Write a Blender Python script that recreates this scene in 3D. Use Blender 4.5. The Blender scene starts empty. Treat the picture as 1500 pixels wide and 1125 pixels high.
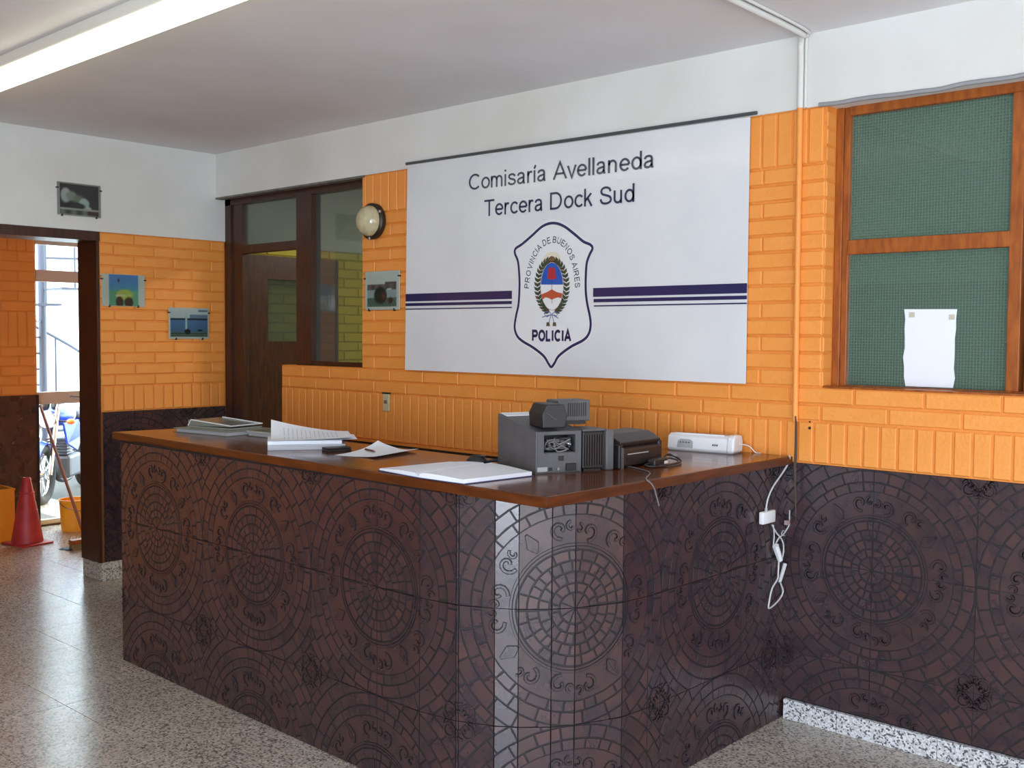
import bpy, bmesh, math, random
from mathutils import Vector, Matrix
R = random.Random(7)
PI = math.pi

# ------------------------------------------------------------------ camera, world, light
FPX = 1530.7655
CAM = Vector((2.79, -3.9657, 1.5931))
AX_R = Vector((0.7385, 0.6743, 0.0067)).normalized()
AX_F = Vector((-0.6733, 0.7379, -0.047)).normalized()
AX_U = AX_R.cross(AX_F).normalized()
AX_R = AX_F.cross(AX_U).normalized()
scene = bpy.context.scene
COL = scene.collection
cd = bpy.data.cameras.new('camera')
cam = bpy.data.objects.new('camera', cd)
COL.objects.link(cam)
cam.matrix_world = Matrix(((AX_R.x, AX_U.x, -AX_F.x, CAM.x), (AX_R.y, AX_U.y, -AX_F.y, CAM.y), (AX_R.z, AX_U.z, -AX_F.z, CAM.z), (0, 0, 0, 1)))
cd.sensor_width = 36
cd.lens = FPX / 1500 * 36
cd.clip_start = 0.05
scene.camera = cam
scene.view_settings.view_transform = 'Standard'
scene.view_settings.look = 'None'
scene.view_settings.exposure = 0.0
scene.view_settings.gamma = 1
scene.view_settings.use_curve_mapping = False

w = bpy.data.worlds.new('sky')
scene.world = w
w.use_nodes = True
w.node_tree.nodes['Background'].inputs[0].default_value = (0.86, 0.93, 1.0, 1)
w.node_tree.nodes['Background'].inputs[1].default_value = 12.0


def area(name, loc, target, sx, sy, power, color, cone=None):
    ld = bpy.data.lights.new(name, 'AREA')
    ld.shape = 'RECTANGLE'
    ld.size, ld.size_y = sx, sy
    ld.energy = power
    ld.color = color
    o = bpy.data.objects.new(name, ld)
    COL.objects.link(o)
    o.location = loc
    d = Vector(target) - Vector(loc)
    o.rotation_euler = d.to_track_quat('-Z', 'Y').to_euler()
    return o


area('daylight_front_window', (3.9, -6.3, 1.3), (3.2, 0, 2.75), 3.1, 1.9, 200, (0.80, 0.89, 1.0))
area('daylight_front_door', (3.0, -6.25, 1.15), (3.0, 0, 1.15), 0.9, 2.1, 95, (0.70, 0.83, 1.0))
area('daylight_side_window', (5.45, -2.5, 1.4), (0, -2.5, 2.3), 4.2, 1.7, 76, (0.76, 0.87, 1.0))
area('back_office_fill', (-1.9, 1.8, 2.74), (-1.9, 1.8, 0), 0.9, 0.3, 50, (1.0, 0.93, 0.8))  # unseen fill light, added so the yellow room shows through the glass
area('side_office_fill', (2.6, 2.0, 2.74), (2.6, 2.0, 0), 0.9, 0.3, 34, (0.85, 1.0, 0.92))  # unseen fill light, added to brighten the wall behind the wired glass

H = 1.10       # counter top
XL = -3.6      # left wall
ZC = 2.815     # ceiling
WC = 0.0696    # brick course
TL = 0.395     # wall tile


def ray(x, y):
    return AX_F + (x - 750) / FPX * AX_R - (y - 562.5) / FPX * AX_U


def onY(x, y, Y=0.0):
    v = ray(x, y)
    return CAM + v * ((Y - CAM.y) / v.y)


def onX(x, y, X):
    v = ray(x, y)
    return CAM + v * ((X - CAM.x) / v.x)


def onZ(x, y, Z=0.0):
    v = ray(x, y)
    return CAM + v * ((Z - CAM.z) / v.z)


# ------------------------------------------------------------------ materials
def srgb(c):
    def f(u):
        u /= 255.0
        return u / 12.92 if u <= 0.04045 else ((u + 0.055) / 1.055) ** 2.4
    return (f(c[0]), f(c[1]), f(c[2]), 1)


MATS = {}


def mat(name, col, rough=0.5, metal=0.0, col2=None, scale=8.0, detail=4.0, bump=0.0, bscale=60.0, stretch=None, emit=0.0, spec=0.5, coat=0.0, ramp=(0.35, 0.65), attr=None, rvar=0.0, alpha=None):
    if name in MATS:
        return MATS[name]
    m = bpy.data.materials.new(name)
    m.use_nodes = True
    nt = m.node_tree
    b = nt.nodes['Principled BSDF']
    c1 = srgb(col)
    b.inputs['Base Color'].default_value = c1
    b.inputs['Roughness'].default_value = rough
    b.inputs['Metallic'].default_value = metal
    b.inputs['Specular IOR Level'].default_value = spec
    b.inputs['Coat Weight'].default_value = coat
    b.inputs['Coat Roughness'].default_value = 0.08
    tc = nt.nodes.new('ShaderNodeTexCoord')
    src = tc.outputs['Object']
    if stretch:
        mp = nt.nodes.new('ShaderNodeMapping')
        mp.inputs['Scale'].default_value = stretch
        nt.links.new(src, mp.inputs['Vector'])
        src = mp.outputs['Vector']
    out = None
    if col2 is not None:
        n = nt.nodes.new('ShaderNodeTexNoise')
        n.inputs['Scale'].default_value = scale
        n.inputs['Detail'].default_value = detail
        nt.links.new(src, n.inputs['Vector'])
        r = nt.nodes.new('ShaderNodeValToRGB')
        r.color_ramp.elements[0].position = ramp[0]
        r.color_ramp.elements[1].position = ramp[1]
        r.color_ramp.elements[0].color = c1
        r.color_ramp.elements[1].color = srgb(col2)
        nt.links.new(n.outputs['Fac'], r.inputs['Fac'])
        out = r.outputs['Color']
        if rvar:
            mr = nt.nodes.new('ShaderNodeMapRange')
            mr.inputs['To Min'].default_value = max(0.02, rough - rvar)
            mr.inputs['To Max'].default_value = rough + rvar
            nt.links.new(n.outputs['Fac'], mr.inputs['Value'])
            nt.links.new(mr.outputs['Result'], b.inputs['Roughness'])
    if attr:
        a = nt.nodes.new('ShaderNodeAttribute')
        a.attribute_name = attr
        if out is None:
            out = a.outputs['Color']
        else:
            mx = nt.nodes.new('ShaderNodeMix')
            mx.data_type = 'RGBA'
            mx.blend_type = 'MULTIPLY'
            mx.inputs['Factor'].default_value = 1
            nt.links.new(out, mx.inputs['A'])
            nt.links.new(a.outputs['Color'], mx.inputs['B'])
            out = mx.outputs['Result']
    if out is not None:
        nt.links.new(out, b.inputs['Base Color'])
    if emit:
        b.inputs['Emission Color'].default_value = c1
        b.inputs['Emission Strength'].default_value = emit
    if bump:
        n2 = nt.nodes.new('ShaderNodeTexNoise')
        n2.inputs['Scale'].default_value = bscale
        n2.inputs['Detail'].default_value = 3
        nt.links.new(src, n2.inputs['Vector'])
        bp = nt.nodes.new('ShaderNodeBump')
        bp.inputs['Strength'].default_value = bump
        bp.inputs['Distance'].default_value = 0.01
        nt.links.new(n2.outputs['Fac'], bp.inputs['Height'])
        nt.links.new(bp.outputs['Normal'], b.inputs['Normal'])
    MATS[name] = m
    return m


def speckle_mat(name, base, light, dark, rough, scale=90, coat=0.0):
    m = bpy.data.materials.new(name)
    m.use_nodes = True
    nt = m.node_tree
    b = nt.nodes['Principled BSDF']
    b.inputs['Roughness'].default_value = rough
    g = nt.nodes.new('ShaderNodeNewGeometry')
    vo = nt.nodes.new('ShaderNodeTexVoronoi')
    vo.inputs['Scale'].default_value = scale
    nt.links.new(g.outputs['Position'], vo.inputs['Vector'])
    r = nt.nodes.new('ShaderNodeValToRGB')
    r.color_ramp.interpolation = 'CONSTANT'
    e = r.color_ramp.elements
    e[0].position = 0
    e[0].color = srgb(dark)
    e[1].position = 0.24
    e[1].color = srgb(base)
    e2 = e.new(0.55)
    e2.color = srgb(light)
    e3 = e.new(0.8)
    e3.color = srgb(tuple(int((a + c) / 2) for a, c in zip(base, light)))
    sp = nt.nodes.new('ShaderNodeSeparateColor')
    nt.links.new(vo.outputs['Color'], sp.inputs['Color'])
    nt.links.new(sp.outputs[0], r.inputs['Fac'])
    n = nt.nodes.new('ShaderNodeTexNoise')
    n.inputs['Scale'].default_value = 3
    n.inputs['Detail'].default_value = 5
    nt.links.new(g.outputs['Position'], n.inputs['Vector'])
    mr = nt.nodes.new('ShaderNodeMapRange')
    mr.inputs['To Min'].default_value = 0.82
    mr.inputs['To Max'].default_value = 1.15
    nt.links.new(n.outputs['Fac'], mr.inputs['Value'])
    mx = nt.nodes.new('ShaderNodeMix')
    mx.data_type = 'RGBA'
    mx.blend_type = 'MULTIPLY'
    mx.inputs['Factor'].default_value = 1
    nt.links.new(r.outputs['Color'], mx.inputs['A'])
    nt.links.new(mr.outputs['Result'], mx.inputs['B'])
    nt.links.new(mx.outputs['Result'], b.inputs['Base Color'])
    mr2 = nt.nodes.new('ShaderNodeMapRange')
    mr2.inputs['To Min'].default_value = rough - 0.05
    mr2.inputs['To Max'].default_value = rough + 0.10
    nt.links.new(n.outputs['Fac'], mr2.inputs['Value'])
    nt.links.new(mr2.outputs['Result'], b.inputs['Roughness'])
    MATS[name] = m
    return m


def glass_mat(name, tint, refl=0.12, rough=0.02, grid=0.0, diffuse=None, dmix=0.0):
    """thin pane: transparent tint with a Fresnel reflection; optional cast-in wire grid"""
    m = bpy.data.materials.new(name)
    m.use_nodes = True
    nt = m.node_tree
    nt.nodes.clear()
    o = nt.nodes.new('ShaderNodeOutputMaterial')
    t = nt.nodes.new('ShaderNodeBsdfTransparent')
    t.inputs[0].default_value = srgb(tint)
    g = nt.nodes.new('ShaderNodeBsdfGlossy')
    g.inputs['Roughness'].default_value = rough
    fr = nt.nodes.new('ShaderNodeFresnel')
    fr.inputs['IOR'].default_value = 1.5
    ad = nt.nodes.new('ShaderNodeMath')
    ad.operation = 'ADD'
    ad.inputs[1].default_value = refl
    nt.links.new(fr.outputs[0], ad.inputs[0])
    mx = nt.nodes.new('ShaderNodeMixShader')
    ge = nt.nodes.new('ShaderNodeNewGeometry')
    fb = nt.nodes.new('ShaderNodeMath')
    fb.operation = 'SUBTRACT'
    fb.inputs[0].default_value = 1.0
    nt.links.new(ge.outputs['Backfacing'], fb.inputs[1])
    ml = nt.nodes.new('ShaderNodeMath')
    ml.operation = 'MULTIPLY'
    nt.links.new(ad.outputs[0], ml.inputs[0])
    nt.links.new(fb.outputs[0], ml.inputs[1])
    nt.links.new(ml.outputs[0], mx.inputs[0])
    nt.links.new(t.outputs[0], mx.inputs[1])
    nt.links.new(g.outputs[0], mx.inputs[2])
    last = mx
    if diffuse:
        df = nt.nodes.new('ShaderNodeBsdfDiffuse')
        df.inputs[0].default_value = srgb(diffuse)
        m2 = nt.nodes.new('ShaderNodeMixShader')
        m2.inputs[0].default_value = dmix
        nt.links.new(last.outputs[0], m2.inputs[1])
        nt.links.new(df.outputs[0], m2.inputs[2])
        if grid:
            tc = nt.nodes.new('ShaderNodeTexCoord')
            sep = nt.nodes.new('ShaderNodeSeparateXYZ')
            nt.links.new(tc.outputs['Object'], sep.inputs[0])
            outs = []
            for ax in ('X', 'Z'):
                a = nt.nodes.new('ShaderNodeMath')
                a.operation = 'MULTIPLY'
                a.inputs[1].default_value = 2 * PI / grid
                nt.links.new(sep.outputs[ax], a.inputs[0])
                s = nt.nodes.new('ShaderNodeMath')
                s.operation = 'SINE'
                nt.links.new(a.outputs[0], s.inputs[0])
                outs.append(s)
            mn = nt.nodes.new('ShaderNodeMath')
            mn.operation = 'MAXIMUM'
            nt.links.new(outs[0].outputs[0], mn.inputs[0])
            nt.links.new(outs[1].outputs[0], mn.inputs[1])
            mr = nt.nodes.new('ShaderNodeMapRange')
            mr.inputs['From Min'].default_value = 0.5
            mr.inputs['From Max'].default_value = 1.0
            mr.inputs['To Min'].default_value = dmix * 0.85
            mr.inputs['To Max'].default_value = min(1, dmix * 1.35)
            nt.links.new(mn.outputs[0], mr.inputs['Value'])
            nt.links.new(mr.outputs['Result'], m2.inputs[0])
            bp = nt.nodes.new('ShaderNodeBump')
            bp.inputs['Strength'].default_value = 0.25
            bp.inputs['Distance'].default_value = 0.001
            nt.links.new(mn.outputs[0], bp.inputs['Height'])
            nt.links.new(bp.outputs['Normal'], g.inputs['Normal'])
        last = m2
    nt.links.new(last.outputs[0], o.inputs[0])
    MATS[name] = m
    return m


M_plaster = mat('white_plaster', (226, 226, 222), 0.8, col2=(216, 214, 206), scale=1.6, bump=0.12, bscale=14)
M_ceil = mat('ceiling_paint', (236, 234, 236), 0.85, col2=(226, 223, 223), scale=1.1, bump=0.1, bscale=6)
M_orange = mat('orange_paint', (242, 157, 75), 0.5, col2=(236, 149, 63), scale=5, bump=0.25, bscale=55)
M_orange_j = mat('orange_joint_paint', (237, 147, 62), 0.6, col2=(226, 136, 52), scale=9, bump=0.3, bscale=60)
M_yellow = mat('yellow_paint', (206, 190, 52), 0.55, col2=(192, 176, 44), scale=5, bump=0.2, bscale=50)
M_yellow_j = mat('yellow_joint_paint', (178, 162, 40), 0.6, col2=(166, 150, 36), scale=9)
M_green = mat('office_grey_green', (128, 158, 140), 0.7, col2=(116, 146, 128), scale=2)
M_white_in = mat('office_white', (176, 186, 184), 0.8, col2=(190, 196, 196), scale=2)
M_wood_dark = mat('shade_toned_wood', (74, 40, 24), 0.35, col2=(52, 27, 17), scale=10, stretch=(6, 6, 0.8), bump=0.05, bscale=20)  # varnished wood darkened: the weaker light at the left is in its colour
M_wood_win = mat('varnished_window_wood', (168, 92, 34), 0.32, col2=(136, 68, 22), scale=9, stretch=(5, 5, 1.0), bump=0.05, bscale=20)
M_counter = mat('varnished_counter_wood', (112, 58, 26), 0.16, col2=(84, 42, 18), scale=5, stretch=(0.8, 6, 6), rvar=0.08, bump=0.03, bscale=30)
M_counter_e = mat('counter_edge_wood', (100, 50, 20), 0.3, col2=(76, 36, 13), scale=7, stretch=(1, 1, 6))
M_tile = mat('glazed_maroon_tile', (50, 34, 42), 0.28, col2=(68, 42, 42), scale=14, detail=3, attr='tone', bump=0.03, bscale=90, rvar=0.05, spec=0.95)
M_tile_g = mat('tile_groove', (30, 27, 33), 0.6, col2=(38, 32, 36), scale=20)
M_floor = speckle_mat('grey_speckled_floor', (170, 162, 150), (200, 192, 180), (118, 110, 102), 0.2, 130)
M_floor_j = mat('floor_joint', (70, 68, 64), 0.7)
M_granite = speckle_mat('white_granite', (190, 190, 192), (224, 224, 226), (92, 94, 98), 0.3, 150)
M_banner = mat('banner_vinyl', (226, 227, 228), 0.15, col2=(220, 221, 223), scale=3, bump=0.01, bscale=8)
M_navy = mat('navy_print', (44, 42, 86), 0.15)
M_ink = mat('slate_ink', (52, 58, 84), 0.15)
M_black = mat('black_plastic', (26, 25, 26), 0.45, col2=(34, 32, 33), scale=20)
M_brownblack = mat('brown_black_plastic', (48, 38, 36), 0.4, col2=(38, 31, 30), scale=12)
M_greypl = mat('dark_grey_plastic', (92, 92, 94), 0.5, col2=(82, 82, 84), scale=15, bump=0.1, bscale=120)
M_lgreypl = mat('light_grey_plastic', (168, 170, 172), 0.45)
M_white = mat('white_plastic', (232, 233, 236), 0.38)
M_cable = mat('white_cable', (200, 200, 202), 0.5)
M_gcable = mat('grey_cable', (110, 108, 108), 0.5)
M_paper = mat('white_paper', (236, 239, 246), 0.7)
M_paper_e = mat('paper_edges', (196, 198, 204), 0.8, col2=(176, 178, 184), scale=3, stretch=(1, 1, 220))
M_metal = mat('galvanised_metal', (150, 152, 152), 0.35, metal=0.9)
M_copper = mat('copper_trim', (150, 98, 62), 0.4, metal=0.6)
M_tube = mat('lit_tube', (255, 252, 228), 0.4, emit=4.0)
M_fix = mat('fixture_enamel', (226, 224, 214), 0.4)
M_alu = mat('pale_aluminium', (214, 212, 204), 0.4, metal=0.2)


# ------------------------------------------------------------------ mesh helpers
class MB:
    def __init__(s):
        s.v, s.f, s.mi = [], [], []

    def add(s, vs, fs, mi=0):
        o = len(s.v)
        s.v += [tuple(v) for v in vs]
        s.f += [tuple(i + o for i in f) for f in fs]
        s.mi += [mi] * len(fs)
        return s

    def box(s, a, b, mi=0, ch=0.0, M=None):
        x0, y0, z0 = (min(p, q) for p, q in zip(a, b))
        x1, y1, z1 = (max(p, q) for p, q in zip(a, b))
        bm = bmesh.new()
        vs = [bm.verts.new(p) for p in ((x0, y0, z0), (x1, y0, z0), (x1, y1, z0), (x0, y1, z0), (x0, y0, z1), (x1, y0, z1), (x1, y1, z1), (x0, y1, z1))]
        for f in ((0, 3, 2, 1), (4, 5, 6, 7), (0, 1, 5, 4), (1, 2, 6, 5), (2, 3, 7, 6), (3, 0, 4, 7)):
            bm.faces.new([vs[i] for i in f])
        if ch:
            bmesh.ops.bevel(bm, geom=list(bm.edges), offset=ch, segments=2 if ch > 0.004 else 1, affect='EDGES', profile=0.5)
        s.bm(bm, M, mi)
        return s

    def bm(s, bm, M=None, mi=0):
        bm.verts.index_update()
        vs = [(M @ v.co if M else v.co.copy()) for v in bm.verts]
        s.add(vs, [[v.index for v in f.verts] for f in bm.faces], mi)
        bm.free()
        return s

    def prism(s, pts, off, mi=0, ch=0.0):
        """polygon pts (3D list) extruded by vector off"""
        off = Vector(off)
        bm = bmesh.new()
        a = [bm.verts.new(Vector(p)) for p in pts]
        b = [bm.verts.new(Vector(p) + off) for p in pts]
        n = len(a)
        bm.faces.new(a[::-1])
        bm.faces.new(b)
        for i in range(n):
            bm.faces.new((a[i], a[(i + 1) % n], b[(i + 1) % n], b[i]))
        bmesh.ops.recalc_face_normals(bm, faces=bm.faces)
        if ch:
            bmesh.ops.bevel(bm, geom=list(bm.edges), offset=ch, segments=2, affect='EDGES', profile=0.5)
        return s.bm(bm, None, mi)

    def cyl(s, p, q, r, r2=None, n=16, mi=0, cap=True):
        p, q = Vector(p), Vector(q)
        r2 = r if r2 is None else r2
        d = (q - p).normalized()
        u = d.orthogonal().normalized()
        v = d.cross(u)
        vs = []
        for c, rr in ((p, r), (q, r2)):
            for i in range(n):
                a = 2 * PI * i / n
                vs.append(c + (u * math.cos(a) + v * math.sin(a)) * rr)
        fs = [(i, (i + 1) % n, n + (i + 1) % n, n + i) for i in range(n)]
        if cap:
            fs += [tuple(range(n))[::-1], tuple(range(n, 2 * n))]
        return s.add(vs, fs, mi)

    def lathe(s, prof, c=(0, 0, 0), ax=(0, 0, 1), n=24, mi=0):
        """prof: list of (radius, height) along axis"""
        c = Vector(c)
        d = Vector(ax).normalized()
        u = d.orthogonal().normalized()
        v = d.cross(u)
        vs, fs = [], []
        for r, h in prof:
            for i in range(n):
                a = 2 * PI * i / n
                vs.append(c + d * h + (u * math.cos(a) + v * math.sin(a)) * max(r, 1e-4))
        for k in range(len(prof) - 1):
            for i in range(n):
                j = (i + 1) % n
                fs.append((k * n + i, k * n + j, (k + 1) * n + j, (k + 1) * n + i))
        return s.add(vs, fs, mi)

    def tube(s, pts, r, n=8, smooth=4, mi=0):
        pts = [Vector(p) for p in pts]
        if smooth and len(pts) > 2:
            q = []
            P = [pts[0] * 2 - pts[1]] + pts + [pts[-1] * 2 - pts[-2]]
            for i in range(1, len(P) - 2):
                for k in range(smooth):
                    t = k / smooth
                    a, b, c, d = P[i - 1], P[i], P[i + 1], P[i + 2]
                    q.append(0.5 * ((2 * b) + (c - a) * t + (2 * a - 5 * b + 4 * c - d) * t * t + (3 * b - a - 3 * c + d) * t ** 3))
            q.append(pts[-1])
            pts = q
        vs, fs = [], []
        u = None
        for i, p in enumerate(pts):
            d = (pts[min(i + 1, len(pts) - 1)] - pts[max(i - 1, 0)])
            d = d.normalized() if d.length > 1e-9 else Vector((0, 0, 1))
            u = d.orthogonal().normalized() if u is None else (u - d * u.dot(d)).normalized()
            v = d.cross(u)
            for k in range(n):
                a = 2 * PI * k / n
                vs.append(p + (u * math.cos(a) + v * math.sin(a)) * r)
        for i in range(len(pts) - 1):
            for k in range(n):
                j = (k + 1) % n
                fs.append((i * n + k, i * n + j, (i + 1) * n + j, (i + 1) * n + k))
        fs += [tuple(range(n))[::-1], tuple(range((len(pts) - 1) * n, len(pts) * n))]
        return s.add(vs, fs, mi)

    def sphere(s, c, r, sc=(1, 1, 1), n=16, mi=0):
        m = n // 2
        vs, fs = [], []
        for j in range(m + 1):
            t = PI * j / m
            for i in range(n):
                a = 2 * PI * i / n
                vs.append((c[0] + r * sc[0] * math.sin(t) * math.cos(a), c[1] + r * sc[1] * math.sin(t) * math.sin(a), c[2] + r * sc[2] * math.cos(t)))
        for j in range(m):
            for i in range(n):
                k = (i + 1) % n
                fs.append((j * n + i, (j + 1) * n + i, (j + 1) * n + k, j * n + k))
        return s.add(vs, fs, mi)

    def mesh(s, name, mats, smooth=False):
        me = bpy.data.meshes.new(name)
        me.from_pydata([tuple(v) for v in s.v], [], s.f)
        if not isinstance(mats, (list, tuple)):
            mats = [mats]
        for m in mats:
            me.materials.append(m)
        if len(mats) > 1:
            me.polygons.foreach_set('material_index', s.mi)
        if smooth:
            me.polygons.foreach_set('use_smooth', [True] * len(me.polygons))
        me.validate()
        me.update()
        return me


def link(name, me, parent=None, loc=None, rot=None):
    o = bpy.data.objects.new(name, me)
    COL.objects.link(o)
    if parent is not None:
        o.parent = parent
    if loc is not None:
        o.location = loc
    if rot is not None:
        o.rotation_euler = rot
    return o


def obj(name, mb, mats, parent=None, smooth=False, loc=None, rot=None, label=None):
    """link a mesh; parented pieces given in world coordinates are moved into the parent's frame"""
    me = mb.mesh(name, mats, smooth)
    o = bpy.data.objects.new(name, me)
    COL.objects.link(o)
    if smooth:
        try:
            me.set_sharp_from_angle(angle=math.radians(40))
        except Exception:
            pass
    if parent is not None:
        o.parent = parent
        if loc is None:
            o.matrix_parent_inverse = wm(parent).inverted()
    if loc is not None:
        o.location = loc
    if rot is not None:
        o.rotation_euler = rot
    if label:
        o['label'] = label
    return o


def wm(o):
    m = Matrix.LocRotScale(o.location, o.rotation_euler, o.scale)
    if o.parent is not None:
        return wm(o.parent) @ o.matrix_parent_inverse @ m
    return m


def thing(name, label, cat, loc=(0, 0, 0), rotz=0.0, group=None):
    o = bpy.data.objects.new(name, None)
    COL.objects.link(o)
    o.empty_display_size = 0.1
    o.location = loc
    o.rotation_euler = (0, 0, rotz)
    tag(o, label, cat, group)
    return o


def tag(o, label, cat, group=None):
    o['label'] = label
    o['category'] = cat
    if group:
        o['group'] = group
    return o


def struct(name, mb, mats, parent=None, smooth=False):
    o = obj(name, mb, mats, parent, smooth)
    if parent is None:
        o['kind'] = 'structure'
    return o


def EA(cx, cy, rx, ry, a0, a1):
    n = max(4, int(abs(a1 - a0) / 12))
    return [(cx + rx * math.cos(math.radians(a0 + (a1 - a0) * i / n)), cy + ry * math.sin(math.radians(a0 + (a1 - a0) * i / n))) for i in range(n + 1)]


def SM(p):
    P = [(2 * p[0][0] - p[1][0], 2 * p[0][1] - p[1][1])] + p + [(2 * p[-1][0] - p[-2][0], 2 * p[-1][1] - p[-2][1])]
    out = []
    for i in range(1, len(P) - 2):
        for k in range(4):
            t = k / 4
            out.append(tuple(0.5 * (2 * P[i][c] + (P[i + 1][c] - P[i - 1][c]) * t + (2 * P[i - 1][c] - 5 * P[i][c] + 4 * P[i + 1][c] - P[i + 2][c]) * t * t + (3 * P[i][c] - P[i - 1][c] - 3 * P[i + 1][c] + P[i + 2][c]) * t ** 3) for c in (0, 1)))
    return out + [p[-1]]


# a plain grotesque alphabet drawn as pen strokes: (advance, strokes), cap height 1
GLYPH = {
    ' ': (.38, []),
    'C': (.95, [EA(.49, .5, .40, .44, 42, 318)]),
    'o': (.70, [EA(.34, .36, .26, .305, 0, 360)]),
    'm': (.98, [[(.09, 0), (.09, .72)], [(.09, .44)] + EA(.27, .46, .18, .205, 165, 0) + [(.45, 0)], [(.45, .44)] + EA(.63, .46, .18, .205, 165, 0) + [(.81, 0)]]),
    'i': (.25, [[(.09, 0), (.09, .72)], [(.09, .87), (.09, 1.0)]]),
    'í': (.25, [[(.09, 0), (.09, .72)], [(.07, .81), (.17, 1.02)]]),
    's': (.64, [SM([(.52, .52), (.46, .62), (.30, .665), (.15, .62), (.11, .52), (.17, .42), (.31, .37), (.47, .31), (.53, .20), (.46, .09), (.30, .055), (.13, .10), (.07, .21)])]),
    'S': (.90, [SM([(.73, .70), (.66, .86), (.44, .94), (.22, .88), (.14, .73), (.22, .59), (.44, .51), (.68, .42), (.76, .26), (.68, .12), (.44, .058), (.20, .12), (.10, .32)])]),
    'a': (.70, [SM([(.09, .51), (.15, .62), (.30, .665), (.44, .62), (.49, .50)]) + [(.49, .14), (.53, 0)], SM([(.49, .40), (.34, .37), (.16, .32), (.09, .20), (.14, .09), (.27, .055), (.41, .11), (.49, .24)])]),
    'r': (.44, [[(.09, 0), (.09, .72)], SM([(.09, .42), (.14, .58), (.25, .66), (.37, .63)])]),
    'A': (.92, [[(.04, 0), (.45, .99), (.86, 0)], [(.18, .33), (.72, .33)]]),
    'v': (.60, [[(.04, .72), (.29, .02), (.54, .72)]]),
    'e': (.70, [[(.08, .36), (.59, .36)], EA(.335, .36, .255, .305, 0, 322)]),
    'l': (.25, [[(.09, 0), (.09, 1)]]),
    'n': (.69, [[(.09, 0), (.09, .72)], [(.09, .42)] + EA(.30, .45, .20, .215, 165, 0) + [(.50, 0)]]),
    'd': (.70, [EA(.32, .36, .245, .305, 0, 360), [(.565, 0), (.565, 1)]]),
    'T': (.84, [[(.02, .94), (.80, .94)], [(.41, 0), (.41, .94)]]),
    'c': (.64, [EA(.345, .36, .26, .305, 40, 320)]),
    'D': (.98, [[(.10, .06), (.10, .94), (.42, .94)] + EA(.42, .5, .38, .44, 88, -88) + [(.42, .06), (.04, .06)]]),
    'k': (.62, [[(.09, 0), (.09, 1)], [(.49, .72), (.10, .30)], [(.26, .46), (.53, 0)]]),
    'u': (.69, [[(.09, .72), (.09, .26)] + EA(.29, .26, .20, .205, 180, 345), [(.50, 0), (.50, .72)]]),
    'P': (.88, [[(.10, 0), (.10, .94), (.50, .94)] + EA(.50, .70, .27, .24, 88, -88) + [(.50, .46), (.10, .46)]]),
    'R': (.96, [[(.10, 0), (.10, .94), (.54, .94)] + EA(.54, .71, .26, .23, 88, -88) + [(.54, .48), (.10, .48)], [(.50, .48), (.84, 0)]]),
    'O': (1.03, [EA(.51, .5, .42, .44, 0, 360)]),
    'V': (.90, [[(.04, 1), (.44, .02), (.84, 1)]]),
    'I': (.34, [[(.15, 0), (.15, 1)]]),
    'N': (.96, [[(.11, 0), (.11, .97), (.74, .03), (.74, 1)]]),
    'E': (.88, [[(.74, .94), (.11, .94), (.11, .06), (.76, .06)], [(.11, .51), (.70, .51)]]),
    'B': (.90, [[(.10, .51), (.10, .94), (.46, .94)] + EA(.46, .73, .23, .21, 88, -88) + [(.46, .52), (.10, .52)], [(.10, .52), (.50, .52)] + EA(.50, .29, .26, .23, 88, -88) + [(.50, .06), (.10, .06), (.10, .52)]]),
    'U': (.97, [[(.11, 1), (.11, .38)] + EA(.44, .38, .33, .32, 180, 360) + [(.77, 1)]]),
    'L': (.76, [[(.10, 1), (.10, .06), (.68, .06)]]),
    'H': (.96, [[(.11, 0), (.11, 1)], [(.75, 0), (.75, 1)], [(.11, .5), (.75, .5)]]),
}


def text_geo(s, bold=0.0):
    """flat lettering from strokes; bold widens the pen"""
    wd = 0.125 + bold
    vs, fs = [], []
    x0 = 0.0
    for ch in s:
        adv, strokes = GLYPH[ch]
        for st in strokes:
            n = len(st)
            closed = n > 3 and abs(st[0][0] - st[-1][0]) < 1e-6 and abs(st[0][1] - st[-1][1]) < 1e-6
            base = len(vs)
            for i, (x, y) in enumerate(st):
                p = st[i - 1] if i > 0 else (st[-2] if closed else None)
                q = st[i + 1] if i < n - 1 else (st[1] if closed else None)
                d1 = Vector((x - p[0], y - p[1])).normalized() if p else None
                d2 = Vector((q[0] - x, q[1] - y)).normalized() if q else None
                d1, d2 = d1 or d2, d2 or d1
                t = (d1 + d2)
                t = t.normalized() if t.length > 1e-6 else d1
                nn = Vector((-t.y, t.x))
                k = wd / 2 / max(0.45, nn.dot(Vector((-d1.y, d1.x))))
                vs += [Vector((x0 + x + nn.x * k, y + nn.y * k, 0)), Vector((x0 + x - nn.x * k, y - nn.y * k, 0))]
            for i in range(n - 1):
                k = base + 2 * i
                fs.append((k, k + 1, k + 3, k + 2))
        x0 += adv + bold * .8
    return vs, fs


def ext(vs):
    return min(v.x for v in vs), max(v.x for v in vs), min(v.y for v in vs), max(v.y for v in vs)


def text_on_wall(mb, s, x0, x1, z0, caph, Y, bold=0.0, facing=-1):
    """flat lettering standing on plane Y, between x0 and x1, base line z0"""
    vs, fs = text_geo(s, bold)
    a, b, c, d = ext(vs)
    c0, d0 = 0.0, 1.0
    sx, sz = (x1 - x0) / (b - a), caph / (d0 - c0)
    mb.add([(x0 + (v.x - a) * sx, Y, z0 + (v.y - c0) * sz) for v in vs], fs)


# ------------------------------------------------------------------ bricks
BRICK = {}


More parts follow.
